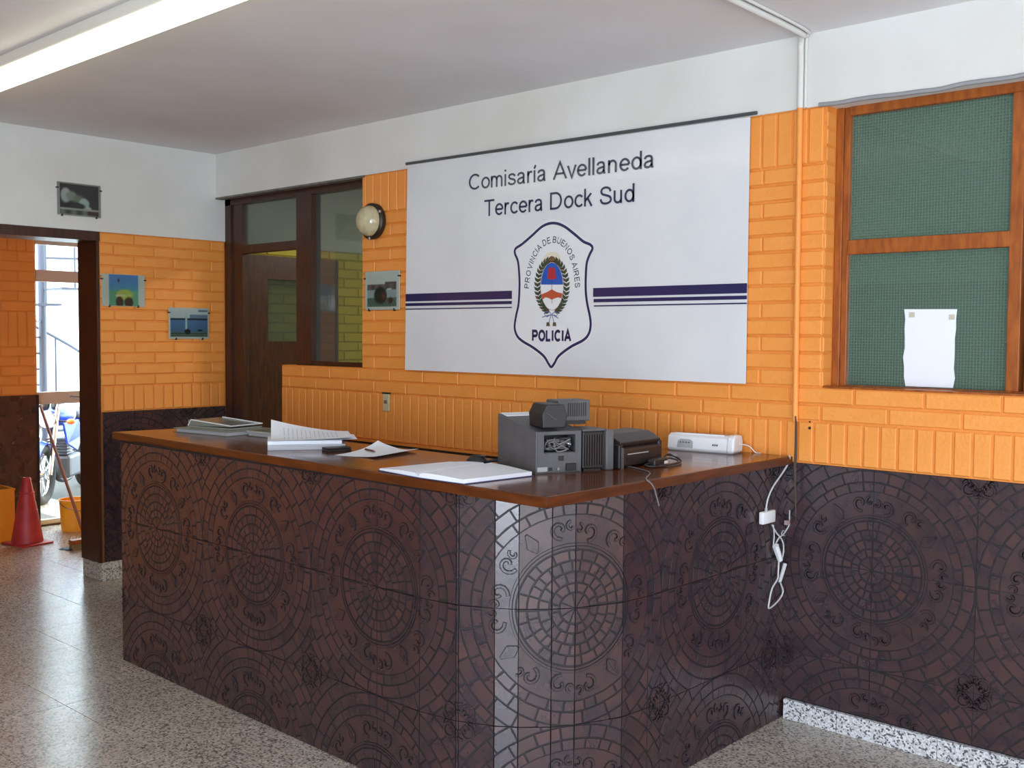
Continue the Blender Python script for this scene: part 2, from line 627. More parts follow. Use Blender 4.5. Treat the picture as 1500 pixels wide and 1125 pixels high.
def brick_mesh(l, h, m, key):
    k = (round(l, 3), round(h, 3), key)
    if k not in BRICK:
        mb = MB()
        j = 0.0045
        x0, x1, z0, z1 = j, l - j, j, h - j
        c = 0.004
        # local: x along the wall, -y outward, z up
        vs = [(x0, 0.008, z0), (x1, 0.008, z0), (x1, 0.008, z1), (x0, 0.008, z1),
              (x0, -0.0 + c, z0), (x1, c, z0), (x1, c, z1), (x0, c, z1),
              (x0 + c, 0, z0 + c), (x1 - c, 0, z0 + c), (x1 - c, 0, z1 - c), (x0 + c, 0, z1 - c)]
        fs = [(8, 9, 10, 11)]
        for i in range(4):
            q = (i + 1) % 4
            fs.append((i, q, 4 + q, 4 + i))
            fs.append((4 + i, 4 + q, 8 + q, 8 + i))
        mb.add(vs, fs)
        BRICK[k] = mb.mesh('brick', m)
    return BRICK[k]


def lay(parent, org, ang, u0, u1, z, h, l, off, m, key, holes=()):
    """one course from u0 to u1; org = wall origin, ang = rotation of local x"""
    ca, sa = math.cos(ang), math.sin(ang)
    k = math.floor((u0 - off) / l)
    u = off + k * l
    while u < u1 - 1e-4:
        a, b = max(u, u0), min(u + l, u1)
        u += l
        segs = [(a, b)]
        for (h0, h1, z0, z1) in holes:
            if z + h * 0.5 > z0 and z + h * 0.5 < z1:
                ns = []
                for (p, q) in segs:
                    if q <= h0 or p >= h1:
                        ns.append((p, q))
                    else:
                        if p < h0:
                            ns.append((p, h0))
                        if q > h1:
                            ns.append((h1, q))
                segs = ns
        for (p, q) in segs:
            if q - p < 0.02:
                continue
            p2 = round(q - p, 2) if (q - p) < l - 0.003 else l
            o = link('brick', brick_mesh(p2, h, m, key), parent)
            jd = R.uniform(-0.0018, 0.0012)
            o.location = (org[0] + p * ca + jd * sa, org[1] + p * sa - jd * ca, z)
            o.rotation_euler = (0, 0, ang + R.uniform(-0.003, 0.003))


# ------------------------------------------------------------------ medallion tiles
def clip(poly, a, b, c, d):
    """clip 2D polygon to rectangle a<=x<=b, c<=y<=d"""
    def cut(P, ins, inter):
        out = []
        for i in range(len(P)):
            p, q = P[i - 1], P[i]
            ip, iq = ins(p), ins(q)
            if iq:
                if not ip:
                    out.append(inter(p, q))
                out.append(q)
            elif ip:
                out.append(inter(p, q))
        return out

    def ix(v):
        return lambda p, q: (v, p[1] + (q[1] - p[1]) * (v - p[0]) / (q[0] - p[0]))

    def iy(v):
        return lambda p, q: (p[0] + (q[0] - p[0]) * (v - p[1]) / (q[1] - p[1]), v)
    for ins, it in ((lambda p: p[0] >= a, ix(a)), (lambda p: p[0] <= b, ix(b)), (lambda p: p[1] >= c, iy(c)), (lambda p: p[1] <= d, iy(d))):
        poly = cut(poly, ins, it)
        if len(poly) < 3:
            return []
    return poly


def build_pattern():
    """one full medallion cell, centre 0,0, spanning -1..1: list of (kind, polygon, tone)"""
    rr = random.Random(3)
    P = []
    rings = [(0.0, 0.135, 7), (0.135, 0.215, 13), (0.215, 0.31, 20), (0.31, 0.405, 26), (0.405, 0.495, 22), (0.79, 0.885, 34), (0.885, 1.0, 26), (1.0, 1.14, 30), (1.14, 1.235, 40)]
    n = 48
    for i in range(n):
        a0, a1 = 2 * PI * i / n, 2 * PI * (i + 1) / n
        P.append((0.45, [(1.43 * math.cos(a0), 1.43 * math.sin(a0)), (1.43 * math.cos(a1), 1.43 * math.sin(a1)), (1.245 * math.cos(a1), 1.245 * math.sin(a1)), (1.245 * math.cos(a0), 1.245 * math.sin(a0))], 0.9))
    g = 0.0072
    for (r0, r1, n) in rings:
        cuts = [(i + rr.uniform(-0.2, 0.2)) * 2 * PI / n for i in range(n)]
        for i in range(n):
            a0 = cuts[i]
            a1 = cuts[(i + 1) % n] + (2 * PI if i == n - 1 else 0)
            ra, rb = max(r0, 0.012) + g, r1 - g
            if rb <= ra:
                continue
            k = max(2, int((a1 - a0) / 0.14) + 1)
            ga, gb = g / max(ra, 0.04), g / rb
            out = [(rb * math.cos(a0 + gb + (a1 - a0 - 2 * gb) * t / k), rb * math.sin(a0 + gb + (a1 - a0 - 2 * gb) * t / k)) for t in range(k + 1)]
            inn = [(ra * math.cos(a0 + ga + (a1 - a0 - 2 * ga) * t / k), ra * math.sin(a0 + ga + (a1 - a0 - 2 * ga) * t / k)) for t in range(k + 1)]
            if (a1 - a0 - 2 * ga) <= 0.02:
                inn = [inn[0]]
            P.append((1.0, out + inn[::-1], rr.uniform(0.78, 1.2)))
    # smooth bands carrying the scrolls
    n = 48
    for (r0, r1, hgt, tone) in ((0.505, 0.522, 1.25, 0.85), (0.532, 0.549, 1.25, 0.85), (0.555, 0.787, 0.45, 0.95)):
        for i in range(n):
            a0, a1 = 2 * PI * i / n, 2 * PI * (i + 1) / n
            P.append((hgt, [(r1 * math.cos(a0), r1 * math.sin(a0)), (r1 * math.cos(a1), r1 * math.sin(a1)), (r0 * math.cos(a1), r0 * math.sin(a1)), (r0 * math.cos(a0), r0 * math.sin(a0))][::-1][::-1], tone))

    def ribbon(pts, w):
        for i in range(len(pts) - 1):
            (x0, y0), (x1, y1) = pts[i], pts[i + 1]
            dx, dy = x1 - x0, y1 - y0
            L = math.hypot(dx, dy) or 1
            nx, ny = -dy / L * w / 2, dx / L * w / 2
            ex, ey = dx / L * .006, dy / L * .006
            P.append((0.62, [(x0 + nx * 2.1 - ex, y0 + ny * 2.1 - ey), (x0 - nx * 2.1 - ex, y0 - ny * 2.1 - ey), (x1 - nx * 2.1 + ex, y1 - ny * 2.1 + ey), (x1 + nx * 2.1 + ex, y1 + ny * 2.1 + ey)][::-1], -1))
            P.append((2.1, [(x0 + nx, y0 + ny), (x0 - nx, y0 - ny), (x1 - nx, y1 - ny), (x1 + nx, y1 + ny)][::-1], 0.9))

    def spiral(cx, cy, r, a, turn, sgn):
        return [(cx + r * (1 - 0.78 * t / 11) * math.cos(a + sgn * turn * t / 11), cy + r * (1 - 0.78 * t / 11) * math.sin(a + sgn * turn * t / 11)) for t in range(12)]
    for k in range(16):
        a = 2 * PI * (k + 0.5) / 16
        rad = 0.655 if k % 2 else 0.68
        cx, cy = rad * math.cos(a), rad * math.sin(a)
        if k % 4 == 1:      # leaf
            tx, ty = math.cos(a), math.sin(a)
            px, py = -ty, tx
            leaf = [(cx - tx * .08, cy - ty * .08), (cx - tx * .01 + px * .045, cy - ty * .01 + py * .045), (cx + tx * .09, cy + ty * .09), (cx - tx * .01 - px * .045, cy - ty * .01 - py * .045)]
            P.append((1.3, leaf[::-1], 0.9))
            ribbon(leaf + [leaf[0]], 0.014)
            ribbon([(cx - tx * .06, cy - ty * .06), (cx + tx * .06, cy + ty * .06)], 0.012)
        else:
            s = 1 if k % 2 else -1
            ribbon(spiral(cx, cy, 0.082, a + PI, 4.6 * 1.2, s), 0.018)
            ribbon(spiral(cx + 0.1 * math.cos(a + s * 1.5), cy + 0.1 * math.sin(a + s * 1.5), 0.046, a, 4.2, -s), 0.014)
    for sx in (-1, 1):
        for sy in (-1, 1):
            for q, rad in ((0.0, 0.13), (0.55, 0.085)):
                for s in (1, -1):
                    a = math.atan2(-sy, -sx) + s * q
                    cx, cy = sx + math.cos(a) * 0.11, sy + math.sin(a) * 0.11
                    ribbon(spiral(cx, cy, rad * 0.6, a, 4.8, s), 0.016)
    return P


PATTERN = build_pattern()


def tile_obj(parent, path, s0, s1, z0, z1, cs, cz, name='tile', pat=True):
    """one rectangular tile (or cut strip) s0..s1, z0..z1; medallion centres at cs+2i*TL, cz+2j*TL"""
    j = 0.0012
    a, b, c, d = s0 + j, s1 - j, z0 + j, z1 - j
    vs, fs, mi, tone = [], [], [], []

    def poly(pts, hgt, t, m):
        base = len(vs)
        n = len(pts)
        cx = sum(p[0] for p in pts) / n
        cy = sum(p[1] for p in pts) / n
        for (x, y) in pts:
            vs.append(path(x, y, 0.0))
        ins = 0.0011 if 0.002 < hgt < 0.003 else 0.0
        for (x, y) in pts:
            dx, dy = cx - x, cy - y
            L = math.hypot(dx, dy) or 1
            f = min(ins / L, 0.4)
            vs.append(path(x + dx * f, y + dy * f, hgt))
        fs.append(tuple(range(base + n, base + 2 * n)))
        mi.append(m)
        tone.append(t)
        for i in range(n if hgt > 0.002 else 0):
            q = (i + 1) % n
            fs.append((base + i, base + q, base + n + q, base + n + i))
            mi.append(1)
            tone.append(t)
    # slab
    base = [(a, c), (b, c), (b, d), (a, d)]
    for (x, y) in base:
        vs.append(path(x, y, 0.0))
    for (x, y) in base:
        vs.append(path(x, y, -0.007))
    fs.append((0, 1, 2, 3))
    mi.append(1)
    tone.append(1)
    for i in range(4):
        q = (i + 1) % 4
        fs.append((4 + i, 4 + q, q, i))
        mi.append(1)
        tone.append(1)
    i0 = math.floor((s0 - cs + TL) / (2 * TL))
    j0 = math.floor((z0 - cz + TL) / (2 * TL))
    for ii in (i0, i0 + 1):
        for jj in (j0, j0 + 1):
            ox, oy = cs + 2 * TL * ii, cz + 2 * TL * jj
            # each cell keeps to its own square
            ca, cb, cc, cd_ = max(a, ox - TL), min(b, ox + TL), max(c, oy - TL), min(d, oy + TL)
            if cb - ca < 0.002 or cd_ - cc < 0.002:
                continue
            if not pat:
                poly([(ca, cc), (cb, cc), (cb, cd_), (ca, cd_)], 0.0008, 1.0, 0)
                continue
            for (hg, pts, t) in PATTERN:
                xs = [p[0] * TL + ox for p in pts]
                if max(xs) < ca or min(xs) > cb:
                    continue
                ys = [p[1] * TL + oy for p in pts]
                if max(ys) < cc or min(ys) > cd_:
                    continue
                q = clip(list(zip(xs, ys)), ca, cb, cc, cd_)
                if len(q) >= 3:
                    poly(q, 0.0026 * hg, max(t, 0.3), 0 if t > 0 else 1)
    me = bpy.data.meshes.new(name)
    me.from_pydata([tuple(v) for v in vs], [], fs)
    me.materials.append(M_tile)
    me.materials.append(M_tile_g)
    me.polygons.foreach_set('material_index', mi)
    at = me.attributes.new('tone', 'FLOAT_COLOR', 'FACE')
    buf = []
    hs = random.Random(int((s0 * 31 + z0 * 17) * 100))
    for t in tone:
        v = t * hs.uniform(0.95, 1.05)
        k = (v - 1) * 0.35
        buf += [v * (1 + k), v, v * (1 - k), 1]
    at.data.foreach_set('color', buf)
    me.update()
    o = link(name, me, parent)
    if parent is not None:
        o.matrix_parent_inverse = wm(parent).inverted()
    return o

# ================================================================== the setting
ZO = 2.52      # orange paint ends, back wall
ZOL = 2.225    # orange paint ends, left wall
SILL = 1.388
DX0, DX1 = -2.84, -2.035      # low wall under the inner window
RX0, RX1 = 0.865, 3.3         # right window opening
YR, YFR = 5.0, -6.6           # room extents behind the camera
XR_ = 5.6

# floor: slabs laid one by one over a mortar bed
fl = struct('floor', MB().box((-9.5, YFR - .1, -0.12), (XR_ + .1, 5.0, -0.004)), M_floor_j)
ts = 0.40
tile_me = {}


def floor_tile(x0, x1, y0, y1):
    k = (round(x1 - x0, 3), round(y1 - y0, 3))
    if k not in tile_me:
        g = 0.0008
        mb = MB().box((g, g, -0.02), (k[0] - g, k[1] - g, 0), ch=0.0008)
        tile_me[k] = mb.mesh('tile', M_floor)
    o = link('tile', tile_me[k], fl)
    o.location = (x0, y0, R.uniform(-0.0004, 0.0))


for i in range(-15, 15):
    for j in range(-10, 1):
        x0, y0 = i * ts + 0.02, j * ts - 0.40 + 0.0
        x1, y1 = min(x0 + ts, 3.6), min(y0 + ts, 0.0)
        if x1 - x0 < .02 or y1 - y0 < .02:
            continue
        if x0 < XL - 0.01 and y0 + ts < -2.6:
            continue
        if x0 > 2.6 or (y0 < -3.3 and x0 > 1.2):
            continue
        floor_tile(x0, x1, y0, y1)
# rest of the floor outside the laid area
struct('floor', MB().box((2.62, YFR, -0.004), (XR_, 0, -0.0005)).box((-3.6, YFR, -0.004), (2.62, -4.41, -0.0005)).box((-9.5, 0.0, -0.004), (-3.7, 0.4, -0.0005)).box((-3.7, 0.001, -.004), (5.5, 4.9, -0.0005)), M_floor)
struct('ceiling', MB().box((-3.85, YFR - .1, ZC), (XR_ + .1, 5.0, ZC + 0.15)).box((-5.9, -3.2, 2.62), (-3.85, 0.6, 2.75)), M_ceil)

# back wall
T = 0.15
mb = MB()
mb.box((XL, 0.0, ZO), (XR_, T, ZC))                                  # plaster beam over everything
mb.box((DX0, 0.008, 0), (DX1, T, SILL + 0.003), 1)
mb.box((DX1, 0.008, 0), (RX0, T, ZO), 1)
mb.box((RX0, 0.008, 0), (RX1, T, SILL), 1)
mb.box((RX1, 0.008, 0), (XR_, T, ZO), 1)
wb = struct('wall_back', mb, [M_plaster, M_orange_j])
SOLD = 1.249
# bricks: running courses, soldier courses
org = (0, 0)
holes = [(-3.7, DX1, SILL, 3), (RX0, RX1, SILL, 3), (-1.52, 0.46, 1.45, 2.47)]
for r in range(15):
    z = SOLD + r * WC
    lay(wb, org, 0, DX0, 2.0 if r < 2 else RX0, z, WC, 4 * WC, (0.5 if r % 2 else 0.0) * 4 * WC + 0.03, M_orange, 'o', holes)
zs = SOLD + 15 * WC
lay(wb, org, 0, DX1, RX0, zs, ZO - zs, WC, 0.02, M_orange, 'o', [(-1.52, 0.46, 2, 3)])
lay(wb, org, 0, DX0, 0.712, SOLD - 4 * WC, 4 * WC, WC, 0.0, M_orange, 'o')
lay(wb, org, 0, 0.712, 2.0, 1.076, SOLD - 1.076, WC, 0.0, M_orange, 'o')


def pb(x, z, d):
    return (x, 0.004 - d, z)


obj('grout_bed', MB().box((0.712, 0.0055, 0.0), (3.5, 0.009, 1.074)), M_tile_g, wb)
c0, cz = 1.094, 0.675
for k in range(-1, 3):
    a, b = c0 + TL * k, c0 + TL * (k + 1)
    a = max(a, 0.712)
    for (z0, z1) in ((0.085, 0.28), (0.28, 0.675), (0.675, 1.074)):
        tile_obj(wb, pb, a, b, z0, z1, c0, cz)
# dark tiles behind the counter, plain strip with a light cap under the soldiers
mb = MB().box((DX0, -0.006, 0.0), (0.71, 0.006, SOLD - 4 * WC - 0.012), 0)
obj('tile_dado', mb, M_tile_g, wb)
obj('dado_cap', MB().box((DX0, -0.014, SOLD - 4 * WC - 0.012), (0.7, 0.006, SOLD - 4 * WC), 0), M_orange_j, wb)

# granite skirting, in lengths
bb = struct('baseboard_back', MB().box((0.735, -0.012, 0.0), (3.4, 0.0, 0.078)), M_floor_j)
x = 0.735
for L in (0.235, 0.40, 0.40, 0.40, 0.40, 0.40):
    obj('skirting_stone', MB().box((x + .001, -0.022, 0.0), (x + L - .001, -0.0, 0.083), ch=0.002), M_granite, bb)
    x += L

# left wall with the doorway
DY0, DY1 = -2.05, -0.835
LT = 0.25
mb = MB()
mb.box((XL - LT, YFR, ZOL), (XL + 0.006, 0.0, ZC))
mb.box((XL - LT, 0.0, 0), (XL - .008, 0.15, ZOL), 1)
mb.box((XL - LT, 0.0, ZOL), (XL + .006, 0.07, ZC))
mb.box((XL - LT, DY1 + 0.0, 0), (XL - 0.008, 0.0, ZOL), 1)
mb.box((XL - LT, YFR, 0), (XL - 0.008, DY0, ZOL), 1)
wl = struct('wall_left', mb, [M_plaster, M_orange_j])
for r in range(15):
    z = SOLD + r * WC
    h = min(WC, ZOL - z)
    if h < 0.02:
        continue
    lay(wl, (XL, 0), PI / 2, DY1, 0.07, z, h, 4 * WC, (0.5 if r % 2 else 0.0) * 4 * WC + 0.1, M_orange, 'o')
lay(wl, (XL, 0), PI / 2, DY1, 0.07, 1.085, SOLD - 1.085, WC, 0.02, M_orange, 'o')


def pl(y, z, d):
    return (XL - 0.004 + d, y, z)


obj('grout_bed', MB().box((XL - .01, DY1 + .004, 0.1), (XL - .0055, 0.07, 1.083)), M_tile_g, wl)
for (a, b) in ((DY1 + 0.006, -0.605), (-0.605, -0.21), (-0.21, 0.07)):
    for (z0, z1) in ((0.12, 0.295), (0.295, 0.69), (0.69, 1.083)):
        tile_obj(wl, pl, a, b, z0, z1, -0.605, 0.69)
struct('baseboard_left', MB().box((XL - LT + 0.0, DY1 - 0.012, 0), (XL + 0.015, 0.07, 0.12), ch=0.004), M_floor)
# dark lining of the doorway and its copper edge strip
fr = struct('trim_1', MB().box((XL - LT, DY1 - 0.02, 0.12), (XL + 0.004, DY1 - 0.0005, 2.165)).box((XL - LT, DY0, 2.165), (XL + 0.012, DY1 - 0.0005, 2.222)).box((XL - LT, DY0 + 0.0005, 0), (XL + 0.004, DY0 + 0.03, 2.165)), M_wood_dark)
obj('edge_strip', MB().box((XL - 0.002, DY1 - 0.004, 0.12), (XL + 0.008, DY1 + 0.010, 1.085)), M_copper, fr)

# the rest of the room, behind the photographer: openings where the daylight comes in
mb = MB()
mb.box((XR_, YFR, 0), (XR_ + .15, 0.15, ZC))
struct('wall_right', mb, M_plaster)
mb = MB()
mb.box((XL - LT, YFR - .15, 0), (XR_, YFR, ZC))
struct('wall_front', mb, M_plaster)

# hallway beyond the doorway
XH = -5.7
HY1 = -0.335
mb = MB()
mb.box((XH - 0.2, -3.2, 0), (XH - 0.008, HY1, 2.62), 0)
wh = struct('wall_hallway', mb, [M_orange_j])
hc = 0.0765
z = 1.09
rows = [('r', hc)] * 5 + [('s', 0.283)] + [('r', 0.079)] * 6 + [('s', 0.232)]
for n, (t, h) in enumerate(rows):
    if t == 'r':
        lay(wh, (XH, 0), PI / 2, -1.35, HY1 + R.uniform(-0.006, 0.006), z, h, 0.278, (0.5 if n % 2 else 0) * 0.278 + HY1, M_orange, 'o')
    else:
        lay(wh, (XH, 0), PI / 2, -1.35, HY1, z, h, 0.0715, HY1, M_orange, 'o')
    z += h


def ph_(y, z, d):
    return (XH - 0.002 + d, y, z)


obj('grout_bed', MB().box((XH - .01, -1.55, 0.0), (XH - .0035, HY1, 1.085)), M_tile_g, wh)
for a in (HY1 - TL, HY1 - 2 * TL, HY1 - 3 * TL):
    for (z0, z1) in ((0.0, 0.295), (0.295, 0.69), (0.69, 1.085)):
        tile_obj(wh, ph_, a, a + TL, z0, z1, HY1 - TL / 2 - TL / 2 * 0, 0.69, pat=False)
obj('tile_return', MB().box((XH - 0.2, HY1 - 0.01, 0), (XH + 0.004, HY1 + 0.012, 1.085)), M_tile_g, wh)
struct('wall_hallway_side', MB().box((-5.9, 0.6, 0), (XL - LT, 0.75, 2.75)).box((XL - LT, 0.15, 0), (XL - LT + 0.05, 0.75, 2.75)), M_orange_j)
struct('wall_hallway_end', MB().box((-5.9, -3.35, 0), (XL - LT, -3.2, 2.75)).box((-5.9, HY1, 2.36), (-5.62, 0.6, 2.75)), M_plaster)

# glazed street door: aluminium rails, clear panes
XD = -5.8
d3 = struct('door_2', MB().box((XD - .02, HY1 - .0, 1.0), (XD + .02, 0.55, 1.10)).box((XD - .02, HY1, 2.0), (XD + .02, 0.55, 2.095)).box((XD - .02, HY1, 0.0), (XD + .02, 0.55, 0.05)).box((XD - .02, HY1, 2.30), (XD + .02, 0.55, 2.36)).box((XD - .02, HY1, 0.0), (XD + .02, HY1 + 0.035, 2.36)).box((XD - .02, 0.5, 0), (XD + .02, 0.56, 2.36)), M_alu)
M_clear = glass_mat('clear_glass', (240, 246, 246), 0.0, 0.0)
for (z0, z1) in ((0.05, 1.0), (1.10, 2.0), (2.095, 2.30)):
    obj('pane', MB().box((XD - .002, HY1 + .035, z0), (XD + .002, 0.5, z1)), M_clear, d3)
obj('pull_handle', MB().tube([(XD + .02, -0.02, 1.06), (XD + .06, -0.02, 1.055), (XD + .06, 0.2, 1.045), (XD + .02, 0.2, 1.045)], 0.008), M_metal, d3, smooth=True)
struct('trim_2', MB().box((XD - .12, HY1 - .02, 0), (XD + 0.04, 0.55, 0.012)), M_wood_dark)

# ------------------------------------------------------------------ inner window and door, left part of the back wall
FY = 0.07


def fx(px, py=400):
    return onY(px, py, FY).x


fx0, fx1 = XL, fx(352)
m0, m1 = fx(435), fx(457)
zt = ZO
tr = 2.19
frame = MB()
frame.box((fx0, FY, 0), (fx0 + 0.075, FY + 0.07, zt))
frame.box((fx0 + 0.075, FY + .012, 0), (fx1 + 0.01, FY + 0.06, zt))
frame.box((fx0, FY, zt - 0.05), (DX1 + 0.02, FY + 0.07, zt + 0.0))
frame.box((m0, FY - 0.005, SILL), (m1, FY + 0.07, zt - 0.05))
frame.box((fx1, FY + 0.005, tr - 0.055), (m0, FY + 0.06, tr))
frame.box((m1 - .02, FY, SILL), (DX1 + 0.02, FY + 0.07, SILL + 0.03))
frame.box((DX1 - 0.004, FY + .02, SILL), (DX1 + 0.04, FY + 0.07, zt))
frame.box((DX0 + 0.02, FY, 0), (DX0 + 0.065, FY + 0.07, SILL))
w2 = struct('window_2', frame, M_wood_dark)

M_glass_l = glass_mat('plain_window_glass', (206, 214, 206), 0.04, 0.03, diffuse=(150, 160, 158), dmix=0.10)
obj('pane', MB().box((fx1, FY + .03, tr), (m0, FY + .034, zt - .05)), M_glass_l, w2)
obj('pane', MB().box((m1, FY + .03, SILL + .03), (DX1, FY + .034, zt - .05)), M_glass_l, w2)
obj('plaster_lip', MB().box((XL, -0.004, ZO - 0.012), (DX1 + 0.03, 0.05, ZO)), mat('old_grey_render', (126, 122, 112), 0.9, col2=(96, 92, 84), scale=20), w2)

# open door leaf, standing into the next room
lx = -3.5
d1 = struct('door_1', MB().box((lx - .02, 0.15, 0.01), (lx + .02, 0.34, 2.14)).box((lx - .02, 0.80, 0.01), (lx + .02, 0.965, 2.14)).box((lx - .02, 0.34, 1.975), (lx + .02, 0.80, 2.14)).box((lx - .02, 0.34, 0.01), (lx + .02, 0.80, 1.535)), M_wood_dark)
obj('pane', MB().box((lx - .003, 0.34, 1.535), (lx + .003, 0.80, 1.975)), M_glass_l, d1)
obj('edge_strip', MB().box((lx - .016, 0.146, 0.01), (lx + .016, 0.151, 2.13)), M_copper, d1)

# next room (yellow) and office (grey-green)
mb = MB()
mb.box((XL - .15, 0.15, 0), (XL - .008, 3.3, 2.215), 0)
mb.box((XL - .15, 0.15, 2.215), (XL, 3.3, ZC), 1)
mb.box((XL - .15, 3.3, 0), (0.1, 3.45, 2.215), 0)
mb.box((XL - .15, 3.3, 2.215), (0.1, 3.45, ZC), 1)
wy = struct('wall_yellow_room', mb, [M_yellow_j, M_white_in])
for r in range(14):
    z = 1.249 + r * WC
    lay(wy, (XL, 0), PI / 2, 0.16, 2.1, z, min(WC, 2.215 - z), 4 * WC, (0.5 if r % 2 else 0) * 4 * WC, M_yellow, 'y')
struct('wall_partition', MB().box((0.1, 0.15, 0), (0.2, 4.0, ZC)), M_green)
struct('wall_side_office', MB().box((0.2, 3.6, 0), (5.5, 3.75, ZC)).box((5.4, 0.15, 0), (5.5, 3.6, ZC)), M_green)

# ------------------------------------------------------------------ right window
WY = 0.09


def wx(px, py=400):
    return onY(px, py, WY).x


def wz(px, py):
    return onY(px, py, WY).z


a0, a1 = RX0, wx(1240)
ztop = wz(1240, 170)
b0, b1 = wx(1477), wx(1496)
zr0, zr1 = wz(1240, 373), wz(1240, 352)
zb = wz(1236, 564)
frame = MB()
frame.box((a0, WY, SILL), (a1 - .025, WY + .06, ZO), ch=.002)
frame.box((a1 - .025, WY + .008, SILL), (a1, WY + .05, ZO), ch=.002)
frame.box((a1, WY, ztop), (RX1, WY + .06, ZO), ch=.002)
frame.box((a1, WY, SILL), (RX1, WY + .06, zb), ch=.002)
frame.box((b0, WY, zb), (b1, WY + .06, ztop), ch=.002)
frame.box((a1, WY, zr0), (b0, WY + .05, zr1), ch=.002)
frame.box((b1 + .015, WY + .01, zb), (b1 + .05, WY + .05, ztop), ch=.002)
frame.box((RX1 - .06, WY, SILL), (RX1, WY + .06, ZO), ch=.002)
w1 = struct('window_1', frame, M_wood_win)
M_glass_r = glass_mat('wired_glass', (170, 200, 180), 0.03, 0.12, grid=0.0115, diffuse=(150, 178, 162), dmix=0.24)
obj('pane', MB().box((a1, WY + .03, zr1), (b0, WY + .035, ztop)), M_glass_r, w1)
obj('pane', MB().box((a1, WY + .03, zb), (b0, WY + .035, zr0)), M_glass_r, w1)
obj('pane', MB().box((b1 + .05, WY + .03, zb), (RX1 - .06, WY + .035, ztop)), M_glass_r, w1)
obj('mastic_bead', MB().tube([(RX0 - .03, -0.004, ZO + .004)] + [(RX0 + .05 + i * .08, -0.006, ZO - .002 + R.uniform(-.005, .005)) for i in range(12)], 0.009, n=6), mat('grey_mastic', (150, 150, 152), 0.7), w1, smooth=True)
obj('sill_board', MB().box((RX0 + .01, 0.006, SILL - .002), (RX1, WY + .01, SILL + .006)), M_wood_win, w1)
# jamb bricks showing their ends
for r in range(16):
    z = SILL + r * WC
    hh = min(WC, ZO - z)
    if hh > .02:
        o = link('brick', brick_mesh(0.085, hh, M_orange, 'o'), wb)
        o.location = (RX0 + R.uniform(0.001, 0.004), 0.004, z)
        o.rotation_euler = (0, 0, PI / 2)
# sheet taped behind the lower pane
pp = [onY(1324.5, 453, WY + .026), onY(1402, 453, WY + .026), onY(1398, 566, WY + .026), onY(1326, 566, WY + .026)]
x0, z0_, x1, z1_ = pp[0].x, pp[0].z, pp[1].x, pp[3].z
edge = [(x0, z0_), (x1, z0_ - .002)] + [(x1 - .004 + R.uniform(-.003, .003), z0_ + (z1_ - z0_) * t / 8) for t in range(1, 8)] + [(x1 - .008, z1_ + .001), (x0 + .012, z1_ + .001)] + [(x0 + .004 + R.uniform(-.004, .003), z0_ + (z1_ - z0_) * (1 - t / 8)) for t in range(1, 8)]
nt = obj('paper_notice', MB().prism([(p[0], WY + .026, p[1]) for p in edge], (0, .0015, 0)), M_paper)
tag(nt, 'blank white sheet taped on the lower pane of the wired glass window', 'paper')
for (dx, dz) in ((.02, -.02), (x1 - x0 - .03, -.03)):
    obj('tape', MB().box((x0 + dx, WY + .0245, z0_ + dz - .012), (x0 + dx + .022, WY + .026, z0_ + dz + .008)), mat('masking_tape', (196, 190, 168), 0.6), nt)

# ================================================================== the counter
XR0 = 0.722
YB = -1.556
R1, R2 = 0.551, 0.566
AC = (XR0 - R1, YB + R2)
ANG = [0, 16.3, 30.4, 38.6, 49.8, 58.0, 76.8, 90]
SARC = [0, 0.158, 0.296, 0.375, 0.485, 0.562, 0.747, 0.879]
CPT = [(AC[0] + R1 * math.sin(math.radians(a)), AC[1] - R2 * math.cos(math.radians(a))) for a in ANG]
BL = -1.985                      # left end of the body
YBL = -1.527
SL = -(AC[0] - BL)


def cpath(s, z, d):
    if s <= 0:
        t = s / SL
        x, y = AC[0] + s, YB + (YBL - YB) * t
        nx, ny = (YBL - YB) / SL * -1, -1
        L = math.hypot(nx, ny)
        return (x + nx / L * d, y + ny / L * d, z)
    if s >= SARC[-1]:
        return (XR0 + d, AC[1] + (s - SARC[-1]), z)
    for i in range(7):
        if s <= SARC[i + 1] + 1e-9:
            t = (s - SARC[i]) / (SARC[i + 1] - SARC[i])
            p, q = CPT[i], CPT[i + 1]
            tx, ty = q[0] - p[0], q[1] - p[1]
            L = math.hypot(tx, ty)
            return (p[0] + tx * t + ty / L * d, p[1] + ty * t - tx / L * d, z)


ct = thing('reception_counter', 'L-shaped reception counter clad in maroon medallion tiles with a varnished wooden top', 'counter', (-0.6, -1.2, 0))
# masonry core, inset behind the tiles
di = 0.008
core = [cpath(SL + .002, 0, -di), cpath(0, 0, -di)] + [(AC[0] + (R1 - di) * math.sin(math.radians(a)), AC[1] - (R2 - di) * math.cos(math.radians(a)), 0) for a in ANG[1:]] + [(XR0 - di, -0.006, 0), (0.24, -0.006, 0), (0.24, -1.02, 0), (BL + .002, -1.02, 0)]
obj('core', MB().prism([(p[0], p[1], 0.001) for p in core], (0, 0, H - 0.034)), M_tile_g, ct)
zr = [(0.0, 0.295), (0.295, 0.69), (0.69, 1.064)]
CS = 0.562
k = -7
while True:
    a, b = CS + TL * k, CS + TL * (k + 1)
    if a > 1.86:
        break
    lo, hi = max(a, SL), min(b, 1.872)
    cuts = [lo] + [c for c in SARC if lo + .004 < c < hi - .004] + [hi]
    for (p, q) in zip(cuts, cuts[1:]):
        if q - p > 0.004:
            for (z0, z1) in zr:
                tile_obj(ct, cpath, p, q, z0, z1, CS, 0.69)
    k += 1


def epath(s, z, d):
    return (BL - d, -1.03 - s, z)


